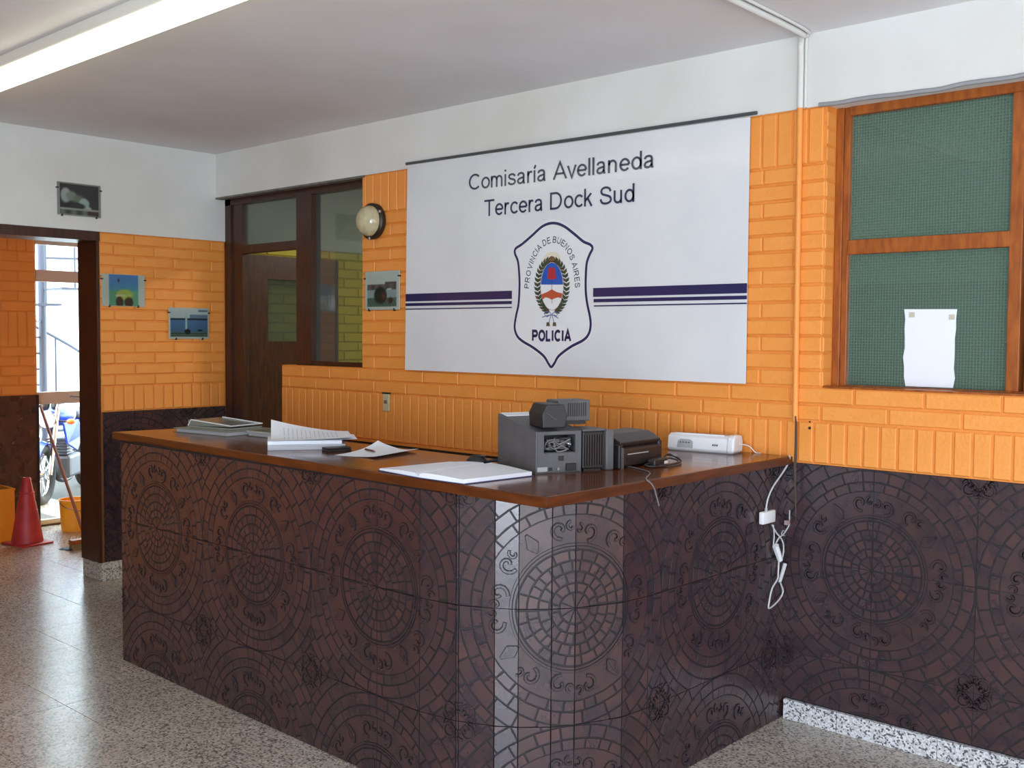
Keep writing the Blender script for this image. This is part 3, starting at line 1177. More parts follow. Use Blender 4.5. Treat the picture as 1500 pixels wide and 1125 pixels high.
for z0, z1 in zr:
    tile_obj(ct, epath, 0, 0.395, z0, z1, 0.0, 0.69)
    tile_obj(ct, epath, 0.395, 0.49, z0, z1, 0.0, 0.69)
# wooden top
cfl = onZ(166, 632.5, H)
top = [(cfl.x, cfl.y), (0.738, -1.560), (0.742, -0.003), (0.20, -0.003), (0.20, -0.955), (-2.07, -0.955)]
obj('worktop', MB().prism([(x, y, H - 0.032) for x, y in top], (0, 0, 0.032), ch=0.003), M_counter, ct)
e = MB()
for (p, q) in ((top[0], top[1]), (top[1], top[2]), (top[5], top[0])):
    d = Vector((q[0] - p[0], q[1] - p[1], 0)).normalized()
    n = Vector((d.y, -d.x, 0))
    P, Q = Vector((p[0], p[1], H - .0335)), Vector((q[0], q[1], H - .0335))
    e.prism([P, Q, Q + n * .006, P + n * .006], (0, 0, 0.031))
obj('edge_lipping', e, M_counter_e, ct, label='lighter orange-brown wooden edge strip')

# ================================================================== the banner
BY = -0.022
bTL, bTR, bBL, bBR = (-1.612, 2.536), (0.535, 2.514), (-1.628, 1.392), (0.535, 1.392)
bn = thing('wall_banner', 'large white wall banner with the police station name and shield', 'banner', (-0.54, -0.01, 1.39))
nx_, nz_ = 24, 14
vs, fs = [], []
for j in range(nz_ + 1):
    for i in range(nx_ + 1):
        u, v = i / nx_, j / nz_
        x = (bBL[0] * (1 - u) + bBR[0] * u) * (1 - v) + (bTL[0] * (1 - u) + bTR[0] * u) * v
        zz = (bBL[1] * (1 - u) + bBR[1] * u) * (1 - v) + (bTL[1] * (1 - u) + bTR[1] * u) * v
        wob = 0.0009 * math.sin(u * 9 + v * 2) + (0.004 * max(0, u - .86) * max(0, v - .8) * 40 * math.sin((u + v) * 60) * .3)
        vs.append((x, BY + 0.0015 + wob, zz))
for j in range(nz_):
    for i in range(nx_):
        a = j * (nx_ + 1) + i
        fs.append((a, a + 1, a + nx_ + 2, a + nx_ + 1))
mb = MB().add(vs, fs)
mb.box((bBL[0] + .02, -0.019, bBL[1] + .01), (bBR[0] - .01, -0.004, bTR[1] - .02))
obj('banner_sheet', mb, M_banner, bn, smooth=False)
obj('hanging_rod', MB().tube([(bTL[0] - .004, -0.024, bTL[1] + .006), (0.566, -0.024, bTR[1] + .012)], 0.008, n=8), mat('dark_grey_rod', (84, 90, 92), 0.4, metal=0.3), bn, smooth=True, label='thin dark grey hanging rod')
PY = BY - 0.0012


def words_on_wall(s_, x0, x1, z0, caph, m, label, bold=0.0):
    """one part per word"""
    vs, _ = text_geo(s_, bold)
    a, b, _, _ = ext(vs)
    k = (x1 - x0) / (b - a)
    pos = 0.0
    for wd_ in s_.split(' '):
        wv, wf = text_geo(wd_, bold)
        t_ = MB().add([(x0 + (v.x + pos - a) * k, PY, z0 + v.y * caph) for v in wv], wf)
        obj('lettering', t_, m, bn, label=label % wd_)
        pos += sum(GLYPH[c_][0] + bold * .8 for c_ in wd_) + GLYPH[' '][0] + bold * .8


words_on_wall('Comisaría Avellaneda', -1.125, 0.049, 2.352, 0.083, M_ink, 'slate blue word %s')
words_on_wall('Tercera Dock Sud', -1.011, -0.055, 2.207, 0.085, M_ink, 'slate blue word %s')


def bw(u, v):
    """point of the banner plane from shield drawing coordinates (a 685 x 1125 sheet over 140 x 230)"""
    p = onY(740 + u / 4.893, 320 + v / 4.893, PY)
    return (p.x, PY, p.z)


for (yl0, yl1, yr0, yr1) in ((430, 443, 415.5, 427.5), (447.6, 451, 433, 437.4), (453, 454.8, 443, 445)):
    def seg(x0, ya, yb, x1, yc, yd):
        return [onY(x0, yb, PY), onY(x1, yd, PY), onY(x1, yc, PY), onY(x0, ya, PY)]
    pass
zt_ = [(1.818, 1.776), (1.766, 1.750), (1.736, 1.730)]
for (za, zb_) in zt_:
    for (xa, xb) in ((-1.621, -0.812 + (1.82 - za) * .0), (-0.289 + (1.82 - za) * 0.06, 0.534)):
        obj('stripe', MB().add([(xa, PY, zb_), (xb, PY, zb_), (xb, PY, za), (xa, PY, za)], [(0, 1, 2, 3)]), M_navy, bn)


def smooth_closed(pts, k=8):
    out = []
    n = len(pts)
    for i in range(n):
        a, b, c, d = (Vector(pts[(i + t) % n]) for t in (-1, 0, 1, 2))
        for s_ in range(k):
            t = s_ / k
            out.append(0.5 * ((2 * b) + (c - a) * t + (2 * a - 5 * b + 4 * c - d) * t * t + (3 * b - a - 3 * c + d) * t ** 3))
    return out


def outline(mb, pts, wd, closed=True, Y=None):
    """flat line of width wd (metres) through 3D wall points"""
    n = len(pts)
    L, Rr = [], []
    for i in range(n):
        p0 = Vector(pts[(i - 1) % n] if closed else pts[max(i - 1, 0)])
        p1 = Vector(pts[(i + 1) % n] if closed else pts[min(i + 1, n - 1)])
        d = (p1 - p0)
        d.y = 0
        d = d.normalized() if d.length > 1e-9 else Vector((1, 0, 0))
        nn = Vector((-d.z, 0, d.x)) * wd / 2
        L.append(Vector(pts[i]) + nn)
        Rr.append(Vector(pts[i]) - nn)
    for i in range(n if closed else n - 1):
        j = (i + 1) % n
        mb.add([L[i], L[j], Rr[j], Rr[i]], [(0, 1, 2, 3)])


def P2(pts, dy=0.0):
    return [(lambda q: (q[0], q[1] - dy, q[2]))(bw(u, v)) for u, v in pts]


shield_px = [(345, 33), (270, 55), (190, 125), (120, 185), (76, 215), (70, 250), (92, 310), (102, 420), (102, 520), (95, 620), (78, 700), (68, 780), (85, 840), (125, 880), (200, 925), (275, 985), (310, 1040), (330, 1064), (352, 1040), (385, 985), (470, 920), (560, 872), (600, 825), (613, 760), (605, 690), (588, 610), (578, 520), (578, 420), (585, 320), (605, 260), (626, 215), (610, 188), (560, 165), (500, 115), (420, 55)]
M_plain = mat('plain_white_print', (229, 230, 231), 0.22)
sp = smooth_closed(P2(shield_px), 5)
hm = MB()
cen = Vector(bw(340, 540))
sv = [cen + (Vector(p) - cen) * 1.055 for p in sp]
hm.add([(v[0], PY + 0.0004, v[2]) for v in sv], [tuple(range(len(sv)))])
obj('shield_field', hm, M_plain, bn)
so = MB()
outline(so, [(v[0], v[1] - .0003, v[2]) for v in sp], 0.0135)
obj('shield_outline', so, M_navy, bn)
# curved lettering
arc_px = [(153, 505), (160, 430), (172, 365), (192, 300), (222, 235), (262, 185), (305, 160), (345, 150), (385, 158), (428, 185), (462, 235), (485, 290), (502, 350), (514, 420), (520, 500)]
ap = []
for i in range(len(arc_px) - 1):
    for t in range(10):
        a, b = Vector(arc_px[i]), Vector(arc_px[i + 1])
        ap.append(a.lerp(b, t / 10))
ap.append(Vector(arc_px[-1]))
aw = [Vector(bw(p.x, p.y)) for p in ap]
cum = [0]
for i in range(1, len(aw)):
    cum.append(cum[-1] + (aw[i] - aw[i - 1]).length)
text = 'PROVINCIA DE BUENOS AIRES'
lg = MB()
hh0, hh1 = 0.0, 1.0
caph = 0.031
sc_ = caph / (hh1 - hh0)
adv = []
for ch in text:
    if ch == ' ':
        adv.append((None, None, 0.30))
    else:
        v_, f_ = text_geo(ch, 0.02)
        a_, b_, _, _ = ext(v_)
        adv.append((v_, f_, (b_ - a_) + 0.13))
tot = sum(a[2] for a in adv)
stretch_ = cum[-1] / tot
pos = 0
for v_, f_, wd_ in adv:
    c_ = pos + wd_ * stretch_ / 2
    pos += wd_ * stretch_
    if v_ is None:
        continue
    i = max(1, min(len(cum) - 1, next((q for q in range(len(cum)) if cum[q] >= c_), len(cum) - 1)))
    lo_, hi_ = max(0, i - 5), min(len(aw) - 1, i + 5)
    d = (aw[hi_] - aw[lo_]).normalized()
    ctr = aw[i - 1].lerp(aw[i], (c_ - cum[i - 1]) / max(1e-6, cum[i] - cum[i - 1]))
    up = Vector((-d.z, 0, d.x))
    a_, b_, _, _ = ext(v_)
    mid = (a_ + b_) / 2
    f = min(stretch_ * .97, sc_ * .92)
    lg.add([ctr + d * (v.x - mid) * f + up * ((v.y - hh0) * sc_ - caph / 2) for v in v_], f_)
lg.v = [(v[0], PY - 0.0003, v[2]) for v in lg.v]
obj('curved_lettering', lg, M_ink, bn)
pt = MB()
pa, pb_ = Vector(bw(192, 876)), Vector(bw(474, 873))
text_on_wall(pt, 'POLICIA', pa.x, pb_.x, pa.z, 0.052, PY - .0003, bold=0.15)
obj('lettering', pt, M_navy, bn, label='bold POLICIA lettering under the emblem')
# coat of arms
em = thing('x', 'x', 'x')
bpy.data.objects.remove(em)


def flat(name, pts, m, dy, parent, k=0):
    q = P2(pts, dy)
    if k:
        q = [tuple(v) for v in smooth_closed(q, k)]
    mbx = MB().add(q, [tuple(range(len(q)))])
    return obj(name, mbx, m, parent)


def ell(cx, cy, rx, ry, n=40, a0=0, a1=2 * PI):
    return [(cx + rx * math.cos(a0 + (a1 - a0) * i / n), cy + ry * math.sin(a0 + (a1 - a0) * i / n)) for i in range(n + (1 if abs(a1 - a0) < 6.2 else 0))]


Mp = lambda n, c: mat(n, c, 0.42)
sun = flat('coat_of_arms', ell(338, 300, 62, 62, 32), Mp('pale_sun_print', (226, 214, 194)), 0.0002, bn)
flat('sun_face', ell(338, 296, 24, 20, 18), Mp('sun_brown', (120, 82, 52)), 0.0006, sun)
flat('oval_field', ell(336, 485, 82, 172), M_plain, 0.0004, sun)
flat('blue_field', ell(336, 485, 79, 168, 30, PI + 0.065, 2 * PI - 0.065), Mp('royal_blue_print', (34, 84, 178)), 0.0006, sun)
cap = [(310, 360), (330, 352), (345, 352), (358, 366), (362, 400), (366, 428), (345, 436), (322, 436), (304, 428), (308, 395)]
flat('red_cap', cap, Mp('red_print', (176, 44, 52)), 0.0009, sun, 3)
mp = MB()
outline(mp, P2([(335, 430), (335, 610)], .0008), 0.0028, False)
obj('pike', mp, Mp('pike_brown', (74, 58, 48)), sun)
hands = [(258, 545), (300, 528), (335, 508), (372, 528), (412, 538), (404, 572), (380, 566), (358, 572), (335, 582), (310, 570), (290, 566), (268, 580)]
flat('clasped_hands', hands, Mp('hands_print', (186, 84, 52)), 0.001, sun)
mo = MB()
outline(mo, P2(ell(336, 485, 82, 172), .0007), 0.0022)
obj('oval_rim', mo, Mp('rim_print', (150, 130, 120)), sun)
lv = [MB(), MB()]
for side in (-1, 1):
    for i in range(17):
        a = math.radians(-78 + i * 156 / 16)
        cx, cy = 336 + side * 104 * math.cos(a), 485 + 188 * math.sin(a)
        for s_ in (-1, 1):
            ta = math.atan2(-math.cos(a) * 188, side * math.sin(a) * 104) + s_ * 0.65 * side
            dx, dy = math.cos(ta), math.sin(ta)
            L_ = 40
            pts = [(cx - dx * 8, cy - dy * 8), (cx + dx * 16 - dy * 11, cy + dy * 16 + dx * 11), (cx + dx * L_, cy + dy * L_), (cx + dx * 16 + dy * 11, cy + dy * 16 - dx * 11)]
            lv[(i + s_) % 3 == 0].add(P2(pts, .0005 + .0001 * (i % 3)), [(0, 1, 2, 3)])
obj('laurel_wreath', lv[0], Mp('laurel_green', (52, 76, 52)), sun)
obj('laurel_leaves', lv[1], Mp('laurel_brown', (92, 72, 50)), sun)
rb = MB()
for line in ([(330, 680), (300, 665), (282, 690), (300, 705), (330, 688), (362, 668), (382, 680), (368, 700), (338, 690)], [(332, 690), (318, 730), (308, 768)], [(338, 690), (346, 730), (356, 768)], [(325, 692), (290, 700), (266, 708)], [(345, 692), (365, 704), (382, 716)]):
    outline(rb, P2(line, .0009), 0.0042, False)
obj('ribbon_bow', rb, Mp('ribbon_blue', (96, 112, 160)), sun)
rt = MB()
for (cx, cy) in ((308, 758), (354, 758)):
    rt.add(P2([(cx - 10, cy - 14), (cx + 10, cy - 14), (cx + 14, cy + 14), (cx - 14, cy + 14)], .001), [(0, 1, 2, 3)])
obj('ribbon_fringe', rt, Mp('fringe_print', (88, 78, 62)), sun)

# ================================================================== pictures
M_clip = mat('clip_metal', (60, 60, 60), 0.4, metal=0.6)


def mix3(a, b, t):
    t = max(0, min(1, t))
    return tuple(a[i] + (b[i] - a[i]) * t for i in range(3))


def print_mesh(name, fn, wd, ht, nx=44, nz=32):
    """picture print: local x 0..wd, z 0..ht, facing -y"""
    vs, fs = [], []
    for j in range(nz + 1):
        for i in range(nx + 1):
            vs.append((wd * i / nx, 0, ht * j / nz))
    for j in range(nz):
        for i in range(nx):
            a = j * (nx + 1) + i
            fs.append((a, a + 1, a + nx + 2, a + nx + 1))
    me = bpy.data.meshes.new(name)
    me.from_pydata(vs, [], fs)
    me.materials.append(mat('photo_print', (255, 255, 255), 0.25, attr='ink', col2=(250, 250, 250)))
    at = me.attributes.new('ink', 'FLOAT_COLOR', 'POINT')
    buf = []
    for v in vs:
        c = fn(v[0] / wd, v[2] / ht)
        buf += list(srgb(c))
    at.data.foreach_set('color', buf)
    return me


def blob(u, v, cx, cy, rx, ry):
    return max(0, 1 - ((u - cx) / rx) ** 2 - ((v - cy) / ry) ** 2)


def pic_ships(u, v):
    c = (50, 47, 48)
    c = mix3(c, (176, 178, 174), 2.2 * blob(u, v, .15, .62, .15, .28))
    c = mix3(c, (140, 146, 138), 1.6 * blob(u, v, .3, .6, .16, .2))
    c = mix3(c, (120, 122, 104), 1.2 * blob(u, v, .48, .5, .2, .2))
    c = mix3(c, (176, 186, 182), 2.5 * blob(u, v, .62, .38, .15, .2))
    c = mix3(c, (186, 186, 184), 2.5 * blob(u, v, .72, .22, .1, .08))
    c = mix3(c, (30, 28, 34), 2.0 * blob(u, v, .38, .28, .3, .14))
    if .13 < v < .19:
        c = (168, 164, 156)
    if v < .13:
        c = mix3((60, 58, 60), (120, 124, 112), .5 + .5 * math.sin(u * 22))
        if u > .72:
            c = (66, 40, 38)
    return c


def pic_cap(u, v):
    if u < .15 or u > .85:
        return (206, 206, 196)
    c = mix3((86, 166, 160), (92, 140, 196), (v - .3) / .5)
    if v < .5:
        c = (104, 164, 128)
    c = mix3(c, (176, 190, 92), 2.4 * blob(u, v, .52, .36, .22, .2))
    c = mix3(c, (214, 206, 150), 2.0 * blob(u, v, .42, .33, .14, .05))
    c = mix3(c, (84, 62, 48), 3 * blob(u, v, .4, .12, .1, .2))
    c = mix3(c, (84, 62, 48), 3 * blob(u, v, .62, .12, .12, .18))
    c = mix3(c, (60, 60, 70), 3 * blob(u, v, .37, .82, .03, .07))
    return c


def pic_lake(u, v):
    if v > .68:
        c = mix3((170, 190, 200), (200, 206, 206), v)
        if u > .5 and v < .8:
            c = (112, 130, 158)
        if u > .74 and v > .88:
            c = (98, 116, 150)
    elif v > .6:
        c = (34, 34, 58)
    elif v > .2:
        c = mix3((70, 104, 140), (84, 116, 168), (v - .2) * 2.4)
    else:
        c = mix3((44, 58, 50), (96, 112, 104), abs(math.sin(v * 40)))
    if abs(u - .42) < .012 and v < .85 and v > .3:
        c = (170, 196, 200)
    c = mix3(c, (22, 22, 40), 4 * blob(u, v, .45, .22, .09, .1))
    c = mix3(c, (22, 22, 30), 4 * blob(u, v, .78, .26, .08, .03))
    if u < .02 or u > .98 or v < .05 or v > .96:
        c = (200, 204, 200)
    return c


def pic_tug(u, v):
    if v > .68:
        c = (206, 214, 206)
    elif v > .5:
        c = mix3((84, 72, 74), (120, 108, 108), abs(math.sin(u * 14)))
    elif v > .3:
        c = (160, 176, 176)
    else:
        c = mix3((60, 92, 72), (110, 124, 112), abs(math.sin(u * 31 + v * 20)))
    if u > .6 and .66 < v < .74:
        c = (96, 84, 82)
    c = mix3(c, (50, 56, 50), 3 * blob(u, v, .46, .36, .22, .26))
    c = mix3(c, (104, 66, 60), 1.2 * blob(u, v, .56, .34, .08, .14))
    c = mix3(c, (90, 50, 48), 3 * blob(u, v, .78, .22, .08, .1))
    if .66 < u < .8 and .50 < v < .54:
        c = (220, 224, 220)
    if u < .04 or u > .96 or v < .04 or v > .97:
        c = (216, 220, 214)
    return c


def picture(label, fn, o3, ux, wd, ht, clips, mount=(206, 206, 198), m=0.012, tilt=0.0):
    """o3: lower left corner on the wall; ux: 0 = back wall, 1 = left wall"""
    p = thing('framed_photo', label, 'picture', o3, PI / 2 if ux else 0.0, 'clip-framed photos on the walls')
    p.rotation_euler[1] = tilt
    obj('backing', MB().box((0, -0.008, 0), (wd, -0.001, ht)), mat('mount_%d_%d' % (mount[0], mount[2]), mount, 0.6), p, loc=(0, 0, 0))
    pr = link('print', print_mesh('print', fn, wd - 2 * m, ht - 1.2 * m), p, (m, -0.0086, m * .6))
    mbc = MB()
    obj('glass', MB().box((0, -0.0108, 0), (wd, -0.0092, ht)), M_clearglass, p, loc=(0, 0, 0))
    for (u, v) in clips:
        cx, cz_ = wd * u, ht * v
        hx, hz = (0.008, 0.004) if u in (0, 1) else (0.004, 0.008)
        obj('clip', MB().box((cx - hx, -0.0125, cz_ - hz), (cx + hx, -0.0, cz_ + hz)), M_clip, p, loc=(0, 0, 0))
    return p


M_clearglass = glass_mat('picture_glass', (244, 247, 246), -0.01, 0.03)
clips4 = ((0, .84), (1, .84), (.17, 0), (.84, 0))
q = onX(83, 314, XL)
picture('small black and white ship photo on the white wall above the doorway', pic_ships, (XL + .007, q.y, q.z), 1, 0.272, 0.200, ((0, .82), (1, .84), (.1, 0), (.9, 0)), mount=(150, 146, 140), m=.014)
picture('colour photo with wide white margins hanging nearest the doorway on orange brick', pic_cap, (XL + .001, -0.822, 1.760), 1, 0.290, 0.203, clips4, m=.004)
picture('blue lake photo in clip frame on orange brick near the room corner', pic_lake, (XL + .001, -0.361, 1.552), 1, 0.297, 0.208, clips4, m=.006)
picture('harbour scene photo in clip frame under the round wall lamp', pic_tug, (-1.992, -0.001, 1.733), 0, 0.300, 0.222, ((0, .82), (1, .86), (.12, 0), (.86, 0)), m=.012)

# ================================================================== round bulkhead lamp
lp = thing('wall_lamp', 'round bulkhead wall lamp with cream glass dome on orange brick', 'lamp', (-1.915, 0, 2.244))
obj('base_ring', MB().lathe([(0.0, 0), (0.098, 0), (0.104, .006), (0.104, .03), (0.094, .04), (0.0, .04)], (-1.915, 0, 2.244), (0, -1, 0), 36), mat('dark_bronze', (58, 50, 40), 0.45, metal=0.4), lp, smooth=True)
obj('glass_dome', MB().lathe([(0.088, .038), (0.088, .048), (0.083, .066), (0.068, .088), (0.045, .102), (0.02, .110), (0.0, .112)], (-1.915, 0, 2.244), (0, -1, 0), 36), mat('cream_ribbed_glass', (206, 196, 160), 0.18, col2=(188, 178, 140), scale=30, bump=0.2, bscale=50, coat=0.3), lp, smooth=True)
for a in (0.5, 2.6, 4.7):
    obj('screw_lug', MB().box((-1.915 + .1 * math.cos(a) - .008, -0.045, 2.244 + .1 * math.sin(a) - .008), (-1.915 + .1 * math.cos(a) + .008, -0.03, 2.244 + .1 * math.sin(a) + .008), ch=.002), M_metal, lp)

# switch plate
sw = thing('switch_plate', 'small cream electrical plate on the orange soldier bricks', 'socket', (-1.805, 0, 1.15))
obj('plate', MB().box((-1.832, -0.010, 1.148), (-1.778, 0.0, 1.248), ch=.003), mat('aged_cream_plastic', (196, 188, 150), 0.45), sw)
obj('rocker', MB().box((-1.818, -0.014, 1.192), (-1.792, -0.009, 1.212), ch=.002), mat('grey_rocker', (110, 108, 100), 0.4), sw)
obj('top_cover', MB().box((-1.836, -0.012, 1.248), (-1.774, 0.0, 1.256)), M_black, sw)

# ================================================================== conduit
cn = thing('conduit_pipe', 'thin conduit running down the wall left of the window, white above and orange below', 'pipe', (0.757, -0.012, 1.24))
pr_ = 0.0125
obj('ceiling_run', MB().tube([(0.812, -2.2, ZC - .016), (0.80, -0.6, ZC - .016), (0.79, -0.10, ZC - .016), (0.772, -0.045, ZC - .02), (0.757, -0.018, ZC - .045), (0.757, -0.014, ZC - .12), (0.757, -0.014, ZO)], pr_, n=12), M_plaster, cn, smooth=True)
obj('ceiling_run', MB().tube([(0.842, -2.2, ZC - .009), (0.829, -0.6, ZC - .009), (0.815, -0.10, ZC - .009), (0.79, -0.03, ZC - .015), (0.777, -0.009, ZC - .045), (0.777, -0.008, ZO)], 0.006, n=8), M_plaster, cn, smooth=True)
obj('lower_run', MB().tube([(0.757, -0.014, ZO), (0.759, -0.014, 1.8), (0.762, -0.014, 1.245)], pr_, n=12), M_orange, cn, smooth=True)
dc = MB()
for i in range(3):
    x = 0.772 + i * .004
    dc.tube([(0.765, -0.02, 1.25), (x, -0.03 - .004 * i, 1.262 - .01 * i), (x + R.uniform(-.003, .003), -0.03, 1.15), (x - .002, -0.03, 1.03), (0.779, -0.03, 0.90 + .02 * i), (0.781, -0.028, 0.84 + .03 * i)], 0.0021, n=6)
tag(obj('dark_cable_bundle', dc, mat('grimy_brown_cable', (70, 52, 40), 0.6), smooth=True), 'dark bundle of wires hanging out of the orange conduit end', 'cable')
hl = MB()
for (px, py, r) in ((1186, 627, .006), (1186, 618, .0035)):
    p = onY(px, py, -.0005)
    hl.cyl((p.x, -0.0015, p.z), (p.x, 0.001, p.z), r, n=12)
tag(obj('wall_plug', hl, M_black, smooth=False), 'two small dark screw plugs in the orange wall right of the cables', 'screw plug')

# ================================================================== white cord with adapters, on the side of the counter
XS = XR0 + 0.022


def sx_(px, py, d=0.0):
    p = onX(px, py, XS + d)
    return (p.x, min(p.y, -0.012), p.z)


ad = thing('power_adapter', 'square white power adapter hanging on a white cord beside the counter end', 'adapter', sx_(1124, 770))
a_, b_ = onX(1114, 769, XS), onX(1133.5, 746, XS)
ad_y0, ad_y1 = a_.y, b_.y
obj('housing', MB().box((XS - .012, ad_y0 + .006, a_.z), (XS + .010, ad_y1, b_.z), ch=.005), M_white, ad, smooth=True)
obj('plug_collar', MB().cyl((XS, (ad_y0 + ad_y1) / 2 - .01, b_.z), (XS, (ad_y0 + ad_y1) / 2 - .01, b_.z + .012), .006), M_lgreypl, ad, smooth=True)
cc = MB()
cc.tube([(0.748, -0.03, H + .004)] + [sx_(*q) for q in ((1156, 676), (1146, 693), (1133, 712), (1125, 730), (1122, 746))], 0.0034, n=8)
obj('cord', cc, M_cable, ad, smooth=True)
cc = MB()
cc.tube([sx_(*q) for q in ((1131, 769), (1137, 780), (1145, 790), (1148, 802), (1146, 817), (1143, 823))], 0.003, n=8)
cc.tube([sx_(1133, 769), sx_(1134, 785), sx_(1133, 797)], 0.0024, n=6)
cc.tube([sx_(1137, 795), sx_(1141, 788), sx_(1148, 782), sx_(1155, 771), sx_(1160, 766)], 0.003, n=8)
cc.tube([sx_(1160, 765), sx_(1158, 755), sx_(1158, 747)], 0.0024, n=6)
cc.tube([sx_(1146, 785, .004), sx_(1150, 780, .004), sx_(1147, 777, .004), sx_(1145, 783, .004), sx_(1150, 785, .004)], 0.0015, n=6)
obj('cord', cc, M_cable, ad, smooth=True)
cnn = thing('inline_connector', 'small white in-line connector on the looped cord below the adapter', 'connector', sx_(1139, 820))
d0, d1 = Vector(sx_(1136, 799)), Vector(sx_(1143, 820))
cm = MB().cyl(d0, d1, 0.0135, 0.012, n=6)
obj('shell', cm, M_white, cnn)
cc = MB()
cc.tube([sx_(*q) for q in ((1141, 820), (1140, 838), (1139, 848), (1131, 862), (1127, 880), (1126, 891), (1134, 886), (1143, 876), (1147, 866), (1144, 856), (1142, 850))], 0.0034, n=8)
obj('loop_cord', cc, M_cable, cnn, smooth=True)
obj('cable_joint', MB().cyl(sx_(1142, 853), sx_(1150, 826), 0.007, 0.0085, n=8), M_cable, cnn, smooth=True)
obj('terminal', MB().box((XS - .006, -0.045, 0.818), (XS + .008, -0.022, 0.836)), mat('pinkish_terminal', (168, 140, 140), 0.5), cnn)

# ================================================================== ceiling light
ft = thing('ceiling_light', 'long twin-tube fluorescent ceiling light glowing at the upper left', 'lamp', (-1.5, -1.98, ZC))
obj('housing', MB().box((-2.96, -2.035, 2.765), (0.26, -1.905, ZC), ch=.004), M_fix, ft)
for y in (-2.005, -1.93):
    for (xa, xb) in ((-2.9, 0.2),):
        tb = obj('tube', MB().cyl((xa, y, 2.735), (xb, y, 2.735), 0.019, n=14), M_tube, ft, smooth=True)
        for xx in (xa - .012, xb + .0):
            obj('tube_holder', MB().box((xx, y - .016, 2.715), (xx + .012, y + .016, 2.768)), M_fix, tb)

# ================================================================== things on the counter
def frame_at(p, q):
    """origin p, x axis towards q on the counter top"""
    return math.atan2(q[1] - p[1], q[0] - p[0])


def lobj(name, mb, m, parent, smooth=False, label=None):
    o = obj(name, mb, m, parent, smooth, loc=(0, 0, 0))
    if label:
        o['label'] = label
    return o


def sheet(mb, wd, dp, fn, nx=14, ny=10, th=0.0006):
    """curved sheet: fn(u, v) -> height; local x 0..wd, y 0..dp"""
    vs = []
    for j in range(ny + 1):
        for i in range(nx + 1):
            u, v = i / nx, j / ny
            vs.append((wd * u, dp * v, fn(u, v)))
    k = len(vs)
    vs += [(x, y, z + th) for x, y, z in vs]
    fs = []
    for j in range(ny):
        for i in range(nx):
            a = j * (nx + 1) + i
            fs.append((a, a + nx + 1, a + nx + 2, a + 1))
            fs.append((k + a, k + a + 1, k + a + nx + 2, k + a + nx + 1))
    ring = [i for i in range(nx + 1)] + [(nx + 1) * j + nx for j in range(1, ny + 1)] + [(nx + 1) * ny + i for i in range(nx - 1, -1, -1)] + [(nx + 1) * j for j in range(ny - 1, 0, -1)]
    for a, b in zip(ring, ring[1:] + ring[:1]):
        fs.append((a, b, k + b, k + a))
    mb.add(vs, fs)


# document folders at the left end
M_folder = mat('grey_green_folder', (142, 146, 134), 0.4, col2=(122, 126, 116), scale=9)
M_folder2 = mat('pale_grey_folder', (176, 180, 172), 0.35)
M_clearpl = mat('smoky_clear_plastic', (120, 130, 122), 0.2)
f = thing('document_folder', 'grey-green document folder, bottom one of the stack at the left counter end', 'folder', (-1.94, -1.275, H), 0.12)
lobj('cover', MB().box((0, 0, 0.0), (0.40, 0.29, 0.003), ch=.001).box((0, 0, 0.019), (0.40, 0.29, 0.022), ch=.001), M_folder, f)
lobj('papers', MB().box((0.01, 0.012, 0.003), (0.392, 0.28, 0.019)), M_paper_e, f)
f = thing('open_folder', 'pale folder with its lid raised, lying on the grey-green folder', 'folder', (-1.93, -1.20, H + .0225), 0.2)
lobj('base', MB().box((0, 0, 0), (0.30, 0.21, 0.004), ch=.001), M_folder2, f)
lobj('lid', MB().prism([(0.0, 0, 0.005), (0.30, 0, 0.012), (0.30, 0, 0.015), (0.0, 0, 0.034)][:4], (0, 0.21, 0)), M_clearpl, f)
lobj('rim', MB().tube([(0.0, 0.0, .006), (0.02, 0.0, .036), (0.30, 0.0, .017), (0.30, 0.21, .017), (0.02, 0.21, .036)], 0.0028, n=6, smooth=0), M_white, f, label='white rim of the lid')
f = thing('ring_binder', 'thin dark binder with a light edge behind the folders near the paper stack', 'folder', (-1.66, -1.16, H + .0228), 0.05)
f.location = (-1.52, -1.13, H)
lobj('cover', MB().box((0, 0, 0.0), (0.30, 0.24, 0.003), ch=.001).box((0, 0, 0.024), (0.30, 0.24, 0.027), ch=.001), mat('olive_grey_cover', (104, 108, 92), 0.4), f)
lobj('papers', MB().box((0.008, 0.008, 0.003), (0.292, 0.235, 0.024)), M_paper_e, f)
lobj('edge', MB().box((0.0, -0.0015, 0.019), (0.30, 0.001, 0.027)), M_folder2, f)

# thick pad with curled sheets
ang = frame_at((-.917, -1.425), (-.732, -1.159))
f = thing('paper_stack', 'thick stack of white paper nearest the folders on the counter', 'paper', (-.917, -1.425, H), ang)
lobj('lower_block', MB().box((0, 0, 0), (0.324, 0.225, 0.022), ch=.001), M_paper_e, f)
lobj('upper_block', MB().box((0.0, 0.012, 0.0222), (0.31, 0.235, 0.038), ch=.001), M_paper, f)
f2 = thing('loose_sheets', 'loose printed sheets curling up on top of the white paper stack', 'paper', (-.90, -1.42, H + .0385), ang)
m1_ = MB()
sheet(m1_, 0.34, 0.28, lambda u, v: 0.004 + 0.105 * max(0, v - .25) ** 1.6 * (1 - u) ** 1.4 + 0.010 * u * u)
lobj('top_sheet', m1_, M_paper, f2)
m2_ = MB()
sheet(m2_, 0.33, 0.21, lambda u, v: 0.0008 + 0.05 * max(0, v - .3) ** 1.6 * (1 - u) ** 1.5 + .004 * u * u)
for q_ in range(len(m2_.v)):
    x_, y_, z_ = m2_.v[q_]
    m2_.v[q_] = (x_ + .03, y_ + .012, z_)
lobj('lower_sheet', m2_, M_paper, f2)
pr2 = MB()
